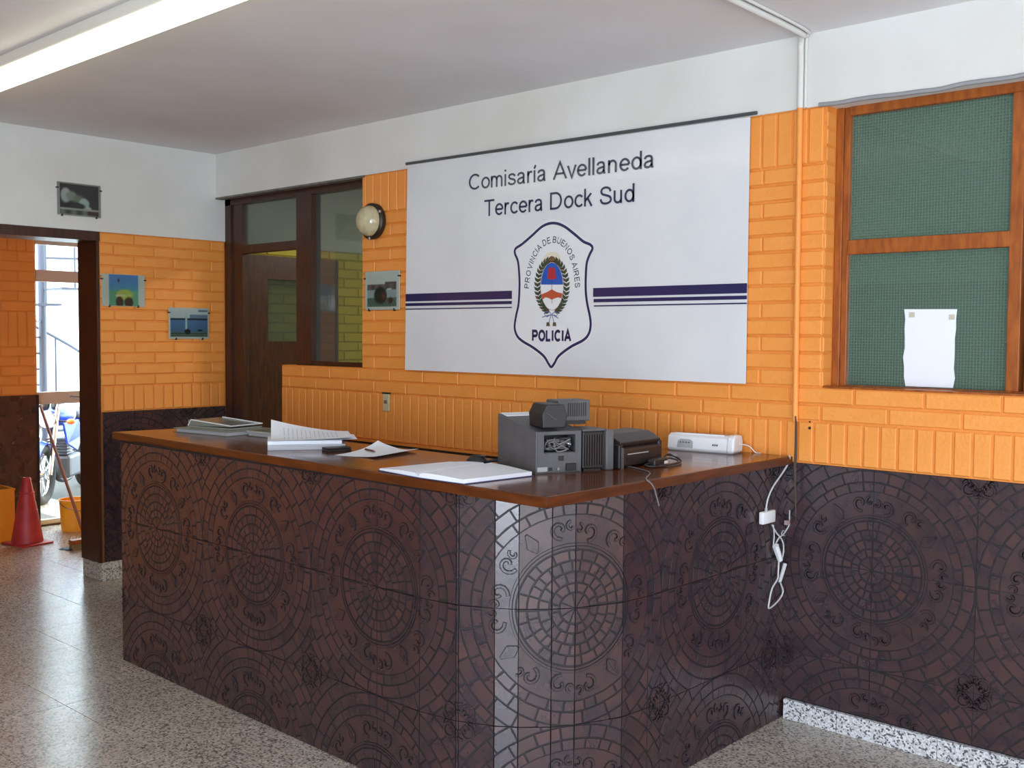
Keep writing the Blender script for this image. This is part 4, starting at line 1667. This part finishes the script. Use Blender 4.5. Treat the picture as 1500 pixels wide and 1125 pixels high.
for i in range(13):
    uu = 0.16 + i * 0.055
    x_ = 0.34 * uu
    zf = lambda u, v: 0.0052 + 0.105 * max(0, v - .25) ** 1.6 * (1 - u) ** 1.4 + 0.010 * u * u
    for (va, vb) in ((.12, .4), (.45, .82)):
        n_ = 5
        for k_ in range(n_):
            v0, v1 = va + (vb - va) * k_ / n_, va + (vb - va) * (k_ + .8) / n_
            pr2.add([(x_, .28 * v0, zf(uu, v0)), (x_ + .0022, .28 * v0, zf(uu, v0)), (x_ + .0022, .28 * v1, zf(uu, v1)), (x_, .28 * v1, zf(uu, v1))], [(0, 1, 2, 3)])
o = lobj('printed_lines', pr2, mat('pale_grey_ink', (176, 180, 190), 0.7), f2)

# stamp pad, single sheet, pen
f = thing('stamp_pad', 'small flat black box at the left corner of the single sheet', 'stamp pad', (-.695, -1.285, H), 1.31)
lobj('tray', MB().box((0, 0, 0), (0.11, 0.06, 0.009), ch=.002), M_black, f)
lobj('lid', MB().box((0.0, 0.0, 0.0095), (0.11, 0.06, 0.017), ch=.003), M_brownblack, f)
ang = 0.237
f = thing('loose_sheet', 'single curled white sheet with a pen lying on it, mid counter', 'paper', (-.584, -1.333, H + .0004), ang)
m1_ = MB()
zfs = lambda u, v: 0.0005 + 0.034 * v ** 3 * (1 - u) ** 3 + 0.008 * u ** 4 + .003 * math.sin(u * 5) ** 2 * v
sheet(m1_, 0.21, 0.297, zfs)
lobj('page', m1_, M_paper, f)
f = thing('ballpoint_pen', 'short dark pen resting on the single curled sheet', 'pen', (-.595, -1.160, H + .0105), -.29)
lobj('barrel', MB().cyl((0, 0, 0), (0.085, 0, 0), 0.0042, n=10), mat('maroon_pen', (96, 44, 40), 0.35), f, True)
lobj('tip', MB().cyl((0.085, 0, 0), (0.10, 0, 0), 0.0042, 0.001, n=10), M_metal, f, True)
lobj('cap_end', MB().cyl((-.006, 0, 0), (0, 0, 0), 0.0036, n=10), M_black, f, True)

# open log book
bp0, bp1, bp2, bp3 = [onZ(*q, H + .006) for q in ((614, 698), (679, 707), (779, 695), (713, 682))]
bl0, bl3 = onZ(556, 688, H + .004), onZ(658, 678, H + .004)
f = thing('open_logbook', 'open blank ruled book lying at the front corner of the counter', 'book', (0.15, -1.37, H))


def page(name, a, b, c, d, z0, rise, side):
    """a spine front, b outer front, c outer back, d spine back"""
    mbp = MB()
    n = 10
    vs = []
    for i in range(n + 1):
        t = i / n
        for (p, q) in ((a, b), (d, c)):
            x, y = p.x + (q.x - p.x) * t, p.y + (q.y - p.y) * t
            zt2 = z0 + rise * math.sin(PI * min(1, t * 1.15)) * .35 + rise * .65 * (1 - t) * (t > 0.02) + (0.002 if t > .02 else 0)
            vs.append((x, y, H + .0028))
            vs.append((x, y, H + zt2))
    for i in range(n):
        k = i * 4
        fsx = [(k + 1, k + 5, k + 7, k + 3), (k, k + 4, k + 5, k + 1), (k + 2, k + 3, k + 7, k + 6), (k, k + 2, k + 6, k + 4)]
        mbp.add([], [])
        for q_ in fsx:
            mbp.f.append(q_)
            mbp.mi.append(0)
    mbp.f += [(0, 1, 3, 2), (n * 4, n * 4 + 2, n * 4 + 3, n * 4 + 1)]
    mbp.mi += [0, 0]
    mbp.v = vs
    return obj(name, mbp, M_paper, f)


page('right_pages', bp0, bp1, bp2, bp3, 0.014, 0.006, 1)
page('left_pages', bp0, bl0, bl3, bp3, 0.007, 0.010, -1)
obj('cover', MB().prism([(bl0.x - .003, bl0.y - .004, H + .0005), (bp0.x, bp0.y - .004, H + .0005), (bp1.x + .006, bp1.y - .004, H + .0005), (bp2.x + .006, bp2.y + .004, H + .0005), (bp3.x, bp3.y + .004, H + .0005), (bl3.x - .003, bl3.y + .004, H + .0005)], (0, 0, .0022)), mat('blue_grey_cover', (58, 66, 104), 0.5), f)

# ------------------------------------------------------------------ grey terminal with the open cable bay
ta = frame_at((.079, -1.073), (.374, -1.19))      # local x: from its back to the cable side
f = thing('grey_terminal', 'dark grey wedge-shaped terminal with an open bay full of cables, front of the machines', 'machine', (.079, -1.073, H), ta)
LX, WYD = 0.317, 0.185
ZL, ZR = 0.194, 0.150
tk = 0.008
side = [(0, 0, 0), (LX, 0, 0), (LX, 0, ZR), (0.0, 0, ZL)]
lobj('side_panel', MB().prism(side, (0, tk, 0), ch=.0015), M_greypl, f)
lobj('side_panel', MB().prism([(x, WYD - tk, z) for x, y, z in side], (0, tk, 0), ch=.0015), M_greypl, f)
lobj('top_cover', MB().prism([(0, tk, ZL - .006), (LX, tk, ZR - .006), (LX, tk, ZR), (0, tk, ZL)], (0, WYD - 2 * tk, 0)), M_greypl, f)
rp = MB()
rp.box((LX - tk, tk, 0), (LX, WYD - tk, 0.072))
rp.box((LX - tk, tk, 0.072), (LX, 0.032, ZR - .006))
rp.box((LX - tk, 0.160, 0.072), (LX, WYD - tk, ZR - .006))
rp.box((LX - tk, 0.032, 0.138), (LX, 0.160, ZR - .006))
rp.box((0, tk, 0), (tk, WYD - tk, ZL - .006))
rp.box((0, 0, 0), (LX, WYD, .004))
rp.box((LX - .09, tk, .07), (LX - tk, WYD - tk, .074))
lobj('rear_panel', rp, M_greypl, f)
lobj('bay_lining', MB().box((LX - .095, tk, .074), (LX - .088, WYD - tk, .144)), M_black, f)
lobj('label_plate', MB().box((LX, 0.006, 0.008), (LX + .001, 0.046, 0.024)), M_lgreypl, f, label='pale rating label')
lobj('socket', MB().box((LX, 0.052, 0.010), (LX + .002, 0.066, 0.022), ch=.0008), M_black, f)
lobj('socket', MB().box((LX, 0.090, 0.044), (LX + .003, 0.112, 0.062), ch=.0008), M_black, f)
lobj('socket', MB().box((LX, 0.120, 0.008), (LX + .010, 0.160, 0.034), ch=.002), M_black, f)
lobj('knob', MB().cyl((LX, 0.088, .016), (LX + .006, 0.088, .016), .005), M_metal, f, True)
lobj('paper_strip', MB().prism([(0.004, 0.010, ZL + .0005), (0.055, 0.010, ZL - .0068), (0.055, 0.175, ZL - .0068), (0.004, 0.175, ZL + .0005)], (0, 0, .003)), M_white, f, label='white strip along the top edge')
cb = MB()
for i in range(7):
    y0_ = R.uniform(.04, .15)
    pts = [(LX - .07, y0_, R.uniform(.08, .12))]
    for k_ in range(4):
        pts.append((LX - R.uniform(-.004, .03), R.uniform(.045, .15), R.uniform(.076, .125)))
    cb.tube(pts, R.uniform(.0022, .0036), n=6)
lobj('bay_cables', cb, M_gcable, f, True)
cb = MB()
for i in range(3):
    cb.tube([(LX - .06, R.uniform(.06, .15), .10)] + [(LX - R.uniform(0, .03), R.uniform(.06, .15), R.uniform(.08, .125)) for _ in range(3)], .003, n=6)
lobj('bay_cables', cb, M_black, f, True)
lobj('plug', MB().box((LX - .02, .13, .098), (LX - .005, .145, .106), ch=.001), M_white, f)

# dark monitor behind it, seen from the side of its grille
u2 = Vector((.363, .932, 0)).normalized()
mo_o = Vector((.441, -1.018, H)) + u2 * 0.012
f = thing('dark_monitor', 'dark monitor with a grilled black flank and grey bezel, between terminal and printer', 'monitor', (mo_o.x, mo_o.y, H), math.atan2(u2.y, u2.x))
MD, MH = 0.122, 0.152
MDP = 0.14
lobj('housing', MB().box((0, 0.012, 0.006), (MD - .03, MDP - .01, MH - .006), ch=.006), M_black, f)
lobj('bezel', MB().box((MD - .03, -0.002, 0.0), (MD + .004, MDP, MH - .004), ch=.005), M_greypl, f, label='grey bezel')
lobj('top_plate', MB().box((-.004, 0.004, MH - .007), (MD - .03, MDP, MH), ch=.002), M_greypl, f)
for i in range(8):
    x_ = 0.008 + i * .0105
    lobj('grille_slat', MB().box((x_, 0.006, 0.02), (x_ + .005, .0125, MH - .02)), M_brownblack, f)
lobj('foot', MB().box((0.01, 0.02, 0), (MD - .04, MDP - .02, .0065)), M_black, f)


def topz(x):
    return ZL + (ZR - ZL) * x / LX


# black box and grey vented box on top
cx_, cy_ = math.cos(ta), math.sin(ta)


def loc_t(x, y, z):
    return (.079 + x * cx_ - y * cy_, -1.073 + x * cy_ + y * cx_, H + z)


f = thing('black_box', 'faceted black plastic box sitting on top of the grey terminal', 'speaker', loc_t(.172, .035, topz(.172) + .001), ta + PI / 2 - .1)
# local: x along the width, y towards the back, z up
tilt = math.atan2(ZL - ZR, LX)
o_ = [(0.0, 0.0, -0.022), (0.125, 0.0, -0.022), (0.140, 0.0, 0.025), (0.118, 0.0, 0.068), (0.022, 0.0, 0.068), (-0.006, 0.0, 0.03)]
o_ = [(x * .66, y, z * .92 + .022) for x, y, z in o_]
lobj('shell', MB().prism([(x, -.10, z) for x, y, z in o_], (0, .135, 0), ch=.003), M_black, f)
lobj('front_ridge', MB().tube([(0.01, -.1025, .055), (0.04, -.1025, .034), (.048, -.1025, .032)], .002, n=6), M_greypl, f, True)
f.location = loc_t(.235, .030, topz(.235) + .0)
f.location.z += 0.002
g = thing('vented_speaker', 'small grey box with vertical vent slots beside the black box on the terminal', 'speaker', loc_t(.225, .138, .176), ta + PI / 2 - .02)
lobj('case', MB().box((0, 0, 0), (0.135, 0.10, 0.078), ch=.005), M_greypl, g)
lobj('dark_port', MB().box((0.004, -.001, 0.02), (0.024, .001, 0.054)), M_black, g)
for i in range(9):
    x_ = 0.040 + i * .009
    lobj('vent_slot', MB().box((x_, -.0012, 0.018), (x_ + .0045, .001, 0.068)), M_black, g)
lobj('foot', MB().box((0.01, 0.01, -.0125), (0.12, 0.09, 0.0)), M_black, g)

# black dome device left of the terminal
f = thing('black_mouse', 'small rounded black device just left of the grey terminal', 'mouse', (0.0, -1.105, H), 0.5)
lobj('body', MB().sphere((0.0, 0, 0.0), 0.045, (1.0, .62, .72), 16), M_black, f, True)
for v_ in f.children[0].data.vertices:
    v_.co.z = max(0.0, v_.co.z)
lobj('buttons', MB().box((.012, -.014, .026), (.034, .014, .030), ch=.002), M_brownblack, f)
lobj('tail_cable', MB().tube([(.04, 0, .008), (.065, 0.005, .012), (.085, .0, .012), (.10, .0, .008)], .006, n=8), M_black, f, True)

# printer
f = thing('small_printer', 'compact brown-black printer with a raised lid in front of the orange wall', 'printer', (.50, -.850, H), PI / 2 + .02)
# local x: along the front (towards the wall), y: away from the aisle
PL, PD = .262, .16
lobj('body', MB().prism([(0, 0, .008), (0, PD, .008), (0, PD, .085), (0, .035, .092), (0, 0, .070)], (PL, 0, 0), ch=.004), M_brownblack, f)
lobj('lid', MB().prism([(0, .010, .082), (0, PD, .118), (0, PD, .128), (0, .06, .124), (0, .006, .096)], (PL + .004, 0, 0), ch=.003), M_brownblack, f)
lobj('side_cheek', MB().box((-.012, .004, 0.0), (.014, PD, .090), ch=.004), M_black, f)
lobj('side_cheek', MB().box((PL - .012, .004, 0.0), (PL + .012, PD, .090), ch=.004), M_black, f)
lobj('trim_strip', MB().box((.035, -.0035, .050), (.17, 0.002, .0535)), M_lgreypl, f, label='thin silver strip on the front')
lobj('paper_slot', MB().box((.03, -.002, .020), (.19, .003, .042)), M_black, f)
lobj('front_edge', MB().box((.000, -.004, .0), (.006, .006, .078)), M_greypl, f)
lobj('button', MB().box((.205, .03, .1), (.218, .05, .103)), M_lgreypl, f)

f = thing('cable_adapter', 'black power brick with a small white label among cables before the printer', 'adapter', (.56, -.76, H), PI / 2 + .1)
lobj('brick_housing', MB().box((.045, 0, 0), (.145, .035, .028), ch=.006), M_black, f)
lobj('white_label', MB().box((.115, -.001, .006), (.142, .0, .017)), M_white, f)
cb = MB()
cb.tube([(.145, .015, .014), (.19, .02, .02), (.22, -.0, .01), (.18, -.02, .006), (.1, -.02, .005), (.05, -.01, .006)], .0032, n=6)
cb.tube([(.04, .02, .014), (.0, .02, .01), (.02, -.014, .005), (.12, -.03, .005), (.2, -.026, .008), (.235, .01, .02), (.2, .04, .03)], .003, n=6)
cb.tube([(.145, .025, .02), (.2, .03, .034), (.245, .02, .018), (.235, -.01, .006)], .003, n=6)
lobj('tangled_cable', cb, M_black, f, True)

# thin grey cable from the terminal to the counter edge
p0, p1, p2, p3 = onZ(857, 661, H + .06), onZ(905, 677, H + .012), onZ(950, 690, H + .006), Vector((0.745, -1.06, H + .004))
cbl = MB().tube([(p0.x, p0.y, H + .075), (p0.x * .55 + p1.x * .45, p0.y * .55 + p1.y * .45, H + .035), (p1.x, p1.y, H + .006), (p2.x, p2.y, H + .004), (0.735, -1.03, H + .005), (0.758, -1.02, H - .02), (0.762, -.99, H - .09)], .0026, n=7)
tag(obj('grey_cable', cbl, M_gcable, smooth=True), 'thin grey cable running from the terminal over the counter edge', 'cable')

# white elongated device by the wall
wd_a = frame_at((.25, -.184), (.544, -.141))
f = thing('laminator', 'long white plastic device with rounded ends and a grey keypad by the wall', 'laminator', (.252, -.184, H), wd_a)
L_ = .30
prof = [(0, 0.004, .006), (0, .0, .014), (0, 0.008, .062), (0, .030, .074), (0, .085, .072), (0, .098, .05), (0, .098, .006)]
lobj('body', MB().prism(prof, (L_ - .03, 0, 0), ch=.002), M_white, f)
lobj('end_cap', MB().prism([(p[0] + L_ - .03, p[1] - .004 if p[1] < .05 else p[1] + .002, p[2] + (.005 if p[2] > .04 else -.001)) for p in prof], (.034, 0, 0), ch=.008), M_white, f)
lobj('base_rail', MB().box((.004, .004, 0), (L_ - .004, .094, .012), ch=.003), M_lgreypl, f)
lobj('keypad', MB().prism([(.045, -.0015, .016), (.118, -.0015, .016), (.116, .0035, .044), (.104, .0045, .052), (.06, .0045, .052), (.047, .0035, .044)], (0, .003, 0)), M_lgreypl, f)
for k_ in MB(), :
    for i in range(4):
        lobj('key', MB().box((.057 + i * .013, .0008, .036), (.064 + i * .013, .004, .041)), M_greypl, f)
lobj('slot', MB().box((.03, .035, .0735), (L_ - .05, .06, .0755)), mat('tan_slot', (170, 158, 138), .5), f)
lobj('slot_ridge', MB().tube([(.03, .028, .074), (L_ - .05, .028, .074)], .003, n=6, smooth=0), M_white, f, True)
lg = MB()
for (a_, b_) in ((.205, .212), (.214, .221), (.223, .230)):
    lg.add([(a_, .0032, .030), (b_ - .001, .0032, .030), (b_ + .001, .0045, .038), (a_ + .002, .0045, .038)], [(0, 1, 2, 3)])
lg.v = [(v[0], v[1] - .0012, v[2]) for v in lg.v]
lobj('maker_mark', lg, M_black, f, label='small dark maker mark')
lobj('power_lead', MB().tube([(L_ + .003, .06, .04), (L_ + .03, .10, .03), (L_ + .055, .11, .004), (L_ + .08, .10, .003)], .0022, n=6), M_white, f, True)

# ================================================================== hallway floor things
f = thing('traffic_cone', 'faded red plastic traffic cone standing against the dark hallway tiles', 'cone', (-5.16, -.655, 0), 0.15)
M_cone = mat('faded_red_plastic', (196, 62, 62), 0.5, col2=(176, 50, 54), scale=12)
lobj('base_plate', MB().box((-.145, -.125, 0), (.145, .125, .014), ch=.006), M_cone, f)
lobj('cone_body', MB().lathe([(.112, .014), (.108, .05), (.074, .25), (.0735, .256), (.071, .257), (.05, .38), (.0495, .386), (.047, .387), (.03, .492), (.024, .50), (.018, .496)], (0, 0, 0), n=28), M_cone, f, True)
lobj('collar_ring', MB().lathe([(.0505, .376), (.0535, .380), (.0535, .388), (.0495, .392)], (0, 0, 0), n=28), M_cone, f, True)
f = thing('orange_bin', 'square orange bin left of the traffic cone', 'bin', (-5.47, -.918, 0), 0)
M_bin = mat('orange_plastic', (246, 158, 40), 0.4, col2=(238, 146, 34), scale=6)
b = MB()
b.box((-.16, -.235, 0), (.16, -.225, .40)).box((-.16, .225, 0), (.16, .235, .40)).box((-.16, -.225, 0), (-.15, .225, .40)).box((.15, -.225, 0), (.16, .225, .40)).box((-.15, -.225, 0), (.15, .225, .01))
lobj('shell', b, M_bin, f)
lobj('rim', MB().box((-.165, -.24, .392), (.165, -.222, .404)).box((-.165, .222, .392), (.165, .24, .404)).box((.147, -.222, .392), (.165, .222, .404)).box((-.165, -.222, .392), (-.147, .222, .404)), M_bin, f)
lobj('dark_infill', MB().box((-.148, -.22, .012), (.148, .22, .36)), M_black, f)  # black block filling the open bin to just below its rim
f = thing('yellow_bucket', 'yellow-orange bucket standing by the glass street door', 'bucket', (-5.44, -.165, 0), 0)
M_bk = mat('yellow_orange_plastic', (250, 178, 48), 0.35)
lobj('pail', MB().lathe([(.0, .004), (.098, .0), (.112, .24), (.118, .243), (.118, .252), (.110, .252), (.096, .01), (0, .01)], (0, 0, 0), n=32), M_bk, f, True)
lobj('handle', MB().tube([(.0, -.12, .235), (.06, -.10, .20), (.10, -.04, .175), (.115, 0, .17), (.10, .04, .175), (.06, .10, .20), (0, .12, .235)], .003, n=6), M_metal, f, True)
bt, bb_ = Vector((XH + .03, -.325, 1.0)), onZ(126, 792, .05)
f = thing('broom', 'long wooden broom handle leaning from the tiled wall edge across the bucket', 'broom', (bb_.x, bb_.y, 0))
obj('handle', MB().cyl((bt.x, bt.y, bt.z), (bb_.x, bb_.y, .05), .0115, n=10), mat('worn_pink_wood', (168, 112, 92), 0.5), f, True)
obj('head', MB().box((bb_.x - .03, bb_.y - .12, .035), (bb_.x + .03, bb_.y + .12, .07), ch=.006), M_wood_win, f)
obj('bristles', MB().box((bb_.x - .025, bb_.y - .115, 0.0), (bb_.x + .025, bb_.y + .115, .035)), mat('straw_bristle', (150, 128, 80), .8, col2=(120, 100, 60), scale=80), f)
f = thing('floor_grate', 'narrow dark grate lying in the hallway floor near the doorway', 'grate', (-4.76, -.46, 0), 0.3)
lobj('frame', MB().box((-.05, -.12, 0.0), (.05, .12, .006)), M_black, f)
for i in range(6):
    lobj('bar', MB().box((-.042 + i * .015, -.11, .006), (-.036 + i * .015, .11, .009)), M_greypl, f)

# ================================================================== outside
M_paving = mat('pale_paving', (206, 204, 198), 0.9, col2=(186, 184, 178), scale=3, bump=.2, bscale=20)  # light concrete, pale in its own colour
struct('ground', MB().box((-22, -8, -.14), (-9.0, 14, -.02)).box((-9.5, -8, -.14), (-5.9, 14, -.015)), M_paving)
struct('wall_street', MB().box((-15, -6, -.02), (-14.8, 14, 5.0)), mat('pale_render', (226, 228, 230), 0.9, col2=(214, 218, 222), scale=1))
# spiral stair
M_stair = mat('grey_painted_steel', (62, 68, 84), 0.5)
sc = (-8.5, .93)
f = thing('spiral_stair', 'grey steel spiral staircase outside, seen through the upper door pane', 'staircase', (sc[0], sc[1], -.015))
obj('column', MB().cyl((sc[0], sc[1], -.015), (sc[0], sc[1], 4.0), .04, n=16), M_stair, f, True)
for i in range(14):
    z_ = .16 + i * .17
    a_ = math.radians(60 + i * 28)
    n_ = 4
    pts = [(sc[0] + .03 * math.cos(a_), sc[1] + .03 * math.sin(a_), z_)]
    for k_ in range(n_ + 1):
        b_ = a_ + math.radians(-14 + 28 * k_ / n_)
        pts.append((sc[0] + .62 * math.cos(b_), sc[1] + .62 * math.sin(b_), z_))
    t_ = obj('tread', MB().prism(pts, (0, 0, .022)), M_stair, f)
    ca_, sa_ = math.cos(a_) * .60, math.sin(a_) * .60
    obj('baluster', MB().cyl((sc[0] + ca_, sc[1] + sa_, z_), (sc[0] + ca_, sc[1] + sa_, z_ + .85), .011, n=8), M_stair, f, True)
obj('handrail', MB().tube([(sc[0] + .6 * math.cos(math.radians(60 + i * 14)), sc[1] + .6 * math.sin(math.radians(60 + i * 14)), 1.02 + i * .085) for i in range(27)], .016, n=8, smooth=2), M_stair, f, True)

# motorcycle
hp = onX(69, 615, -7.0)
fw = Vector((.74, -.67, 0)).normalized()
bz = -.015
mth = math.atan2(fw.y, fw.x)
bx = hp - fw * .50
f = thing('motorcycle', 'blue motorcycle with round headlight parked outside behind the glass door', 'motorcycle', (bx.x, bx.y, bz), mth)
hz = hp.z - bz
M_blue = mat('blue_bodywork', (36, 70, 190), 0.22, coat=.5)
M_rub = mat('tyre_rubber', (30, 29, 30), 0.8)
M_chrome = mat('chrome', (210, 212, 216), 0.12, metal=1.0)
M_eng = mat('engine_alloy', (96, 98, 104), .45, metal=.6)
wr = .285


def ring(mb, c, r, t, n=32, m=10):
    vs, fs = [], []
    for i in range(n):
        a = 2 * PI * i / n
        for k in range(m):
            b = 2 * PI * k / m
            rr = r + t * math.cos(b)
            vs.append((c[0] + rr * math.cos(a), c[1] + t * math.sin(b), c[2] + rr * math.sin(a)))
    for i in range(n):
        for k in range(m):
            fs.append((i * m + k, i * m + (k + 1) % m, ((i + 1) % n) * m + (k + 1) % m, ((i + 1) % n) * m + k))
    mb.add(vs, fs)


for wxx in (.66, -.62):
    wmb = MB()
    ring(wmb, (wxx, 0, wr), wr - .045, .045)
    wt = lobj('wheel', wmb, M_rub, f, True)
    rim = MB()
    ring(rim, (wxx, 0, wr), wr - .085, .012, 32, 6)
    for k_ in range(9):
        a_ = 2 * PI * k_ / 9
        rim.cyl((wxx, 0, wr), (wxx + (wr - .09) * math.cos(a_), 0, wr + (wr - .09) * math.sin(a_)), .008, n=6)
    rim.cyl((wxx, -.05, wr), (wxx, .05, wr), .04, n=14)
    lobj('rim', rim, M_chrome, wt, True)
fk = MB()
for s_ in (-1, 1):
    fk.cyl((.66, s_ * .075, wr), (.42, s_ * .075, .92), .018, .022, n=10)
lobj('fork', fk, M_chrome, f, True)
fd = MB()
vs, fs = [], []
for i in range(13):
    a_ = math.radians(20 + i * 11)
    for k_ in range(5):
        y_ = (-.06 + .03 * k_)
        rr = wr + .03 - .012 * abs(k_ - 2)
        vs.append((.66 + rr * math.cos(a_), y_, wr + rr * math.sin(a_)))
for i in range(12):
    for k_ in range(4):
        fs.append((i * 5 + k_, i * 5 + k_ + 1, (i + 1) * 5 + k_ + 1, (i + 1) * 5 + k_))
fd.add(vs, fs)
lobj('front_fender', fd, M_blue, f, True)
hl_ = MB().lathe([(0, -.09), (.05, -.085), (.075, -.04), (.085, 0), (.085, .012), (.078, .016)], (.50, 0, hz), (1, 0, 0), 28)
hd = lobj('headlight', hl_, M_chrome, f, True)
lobj('lens', MB().lathe([(.078, .012), (.06, .024), (.03, .03), (0, .032)], (.50, 0, hz), (1, 0, 0), 28), mat('headlight_lens', (236, 240, 244), .15, coat=.5), hd, True)
hb = MB().tube([(.24, -.36, hz + .19), (.34, -.24, hz + .23), (.40, -.08, hz + .17), (.40, .08, hz + .17), (.34, .24, hz + .23), (.24, .36, hz + .19)], .012, n=8)
lobj('handlebar', hb, M_chrome, f, True)
for s_ in (-1, 1):
    lobj('grip', MB().cyl((.17, s_ * .41, hz + .17), (.25, s_ * .35, hz + .192), .018, n=10), M_rub, f, True)
    lobj('gauge', MB().lathe([(0, 0), (.035, 0), (.043, .02), (.043, .06), (0, .066)], (.42, s_ * .05, hz + .10), (-.6, 0, 1), 20), M_black, f, True)
    lobj('turn_signal', MB().sphere((.46, s_ * .20, hz - .02), .034, (.8, 1.2, .8), 12), mat('amber_lens', (236, 120, 50), .25), f, True)
    lobj('signal_stalk', MB().cyl((.45, s_ * .08, hz - .01), (.46, s_ * .17, hz - .02), .008, n=8), M_black, f, True)
    lobj('mirror_stalk', MB().tube([(.30, s_ * .28, hz + .21), (.33, s_ * .30, hz + .30), (.34, s_ * .34, hz + .37)], .006, n=6), M_black, f, True)
    lobj('mirror', MB().sphere((.34, s_ * .36, hz + .40), .05, (.35, 1.3, .8), 14), M_black, f, True)
tk_ = MB().sphere((.12, 0, hz + .02), .15, (1.75, .85, .75), 24)
lobj('fuel_tank', tk_, M_blue, f, True)
for s_ in (-1, 1):
    lobj('side_fairing', MB().prism([(.40, s_ * .10, hz - .04), (.18, s_ * .17, hz - .02), (.10, s_ * .18, hz - .18), (.22, s_ * .17, hz - .32), (.36, s_ * .12, hz - .24)], (0, s_ * .02, 0), ch=.006), M_blue, f)
lobj('seat', MB().box((-.62, -.11, hz - .03), (-.05, .11, hz + .05), ch=.03), M_black, f, True)
lobj('rear_cowl', MB().box((-.78, -.09, hz - .10), (-.35, .09, hz - .03), ch=.03), M_blue, f, True)
en = MB().box((-.10, -.13, .20), (.26, .13, .42), ch=.03)
for i in range(6):
    en.box((.05, -.10, .43 + i * .028), (.26, .10, .445 + i * .028), ch=.002)
lobj('engine', en, M_eng, f)
lobj('frame_tube', MB().tube([(.40, 0, hz - .02), (.34, 0, .35), (.2, 0, .18), (-.2, 0, .18), (-.3, 0, .5), (-.6, 0, .62)], .02, n=8), M_black, f, True)
lobj('exhaust', MB().tube([(.25, -.09, .4), (.32, -.12, .25), (.1, -.14, .17), (-.3, -.15, .2), (-.75, -.16, .28)], .028, n=10), M_chrome, f, True)
lobj('kick_stand', MB().cyl((-.1, .1, .2), (-.12, .26, 0.0), .01, n=8), M_black, f, True)

# dark cabinet in the office behind the wired glass
f = thing('filing_cabinet', 'dark cabinet dimly visible behind the lower wired glass pane', 'cabinet', (1.0, .9, 0))
obj('carcass', MB().box((0.45, .75, 0), (3.0, 1.2, 1.84), ch=.01), mat('dark_cabinet', (40, 48, 40), .5), f)
for i in range(4):
    obj('drawer_front', MB().box((0.47 + i * .63, .735, .05), (1.08 + i * .63, .75, 1.80), ch=.004), mat('dark_cabinet_front', (48, 58, 48), .45), f)
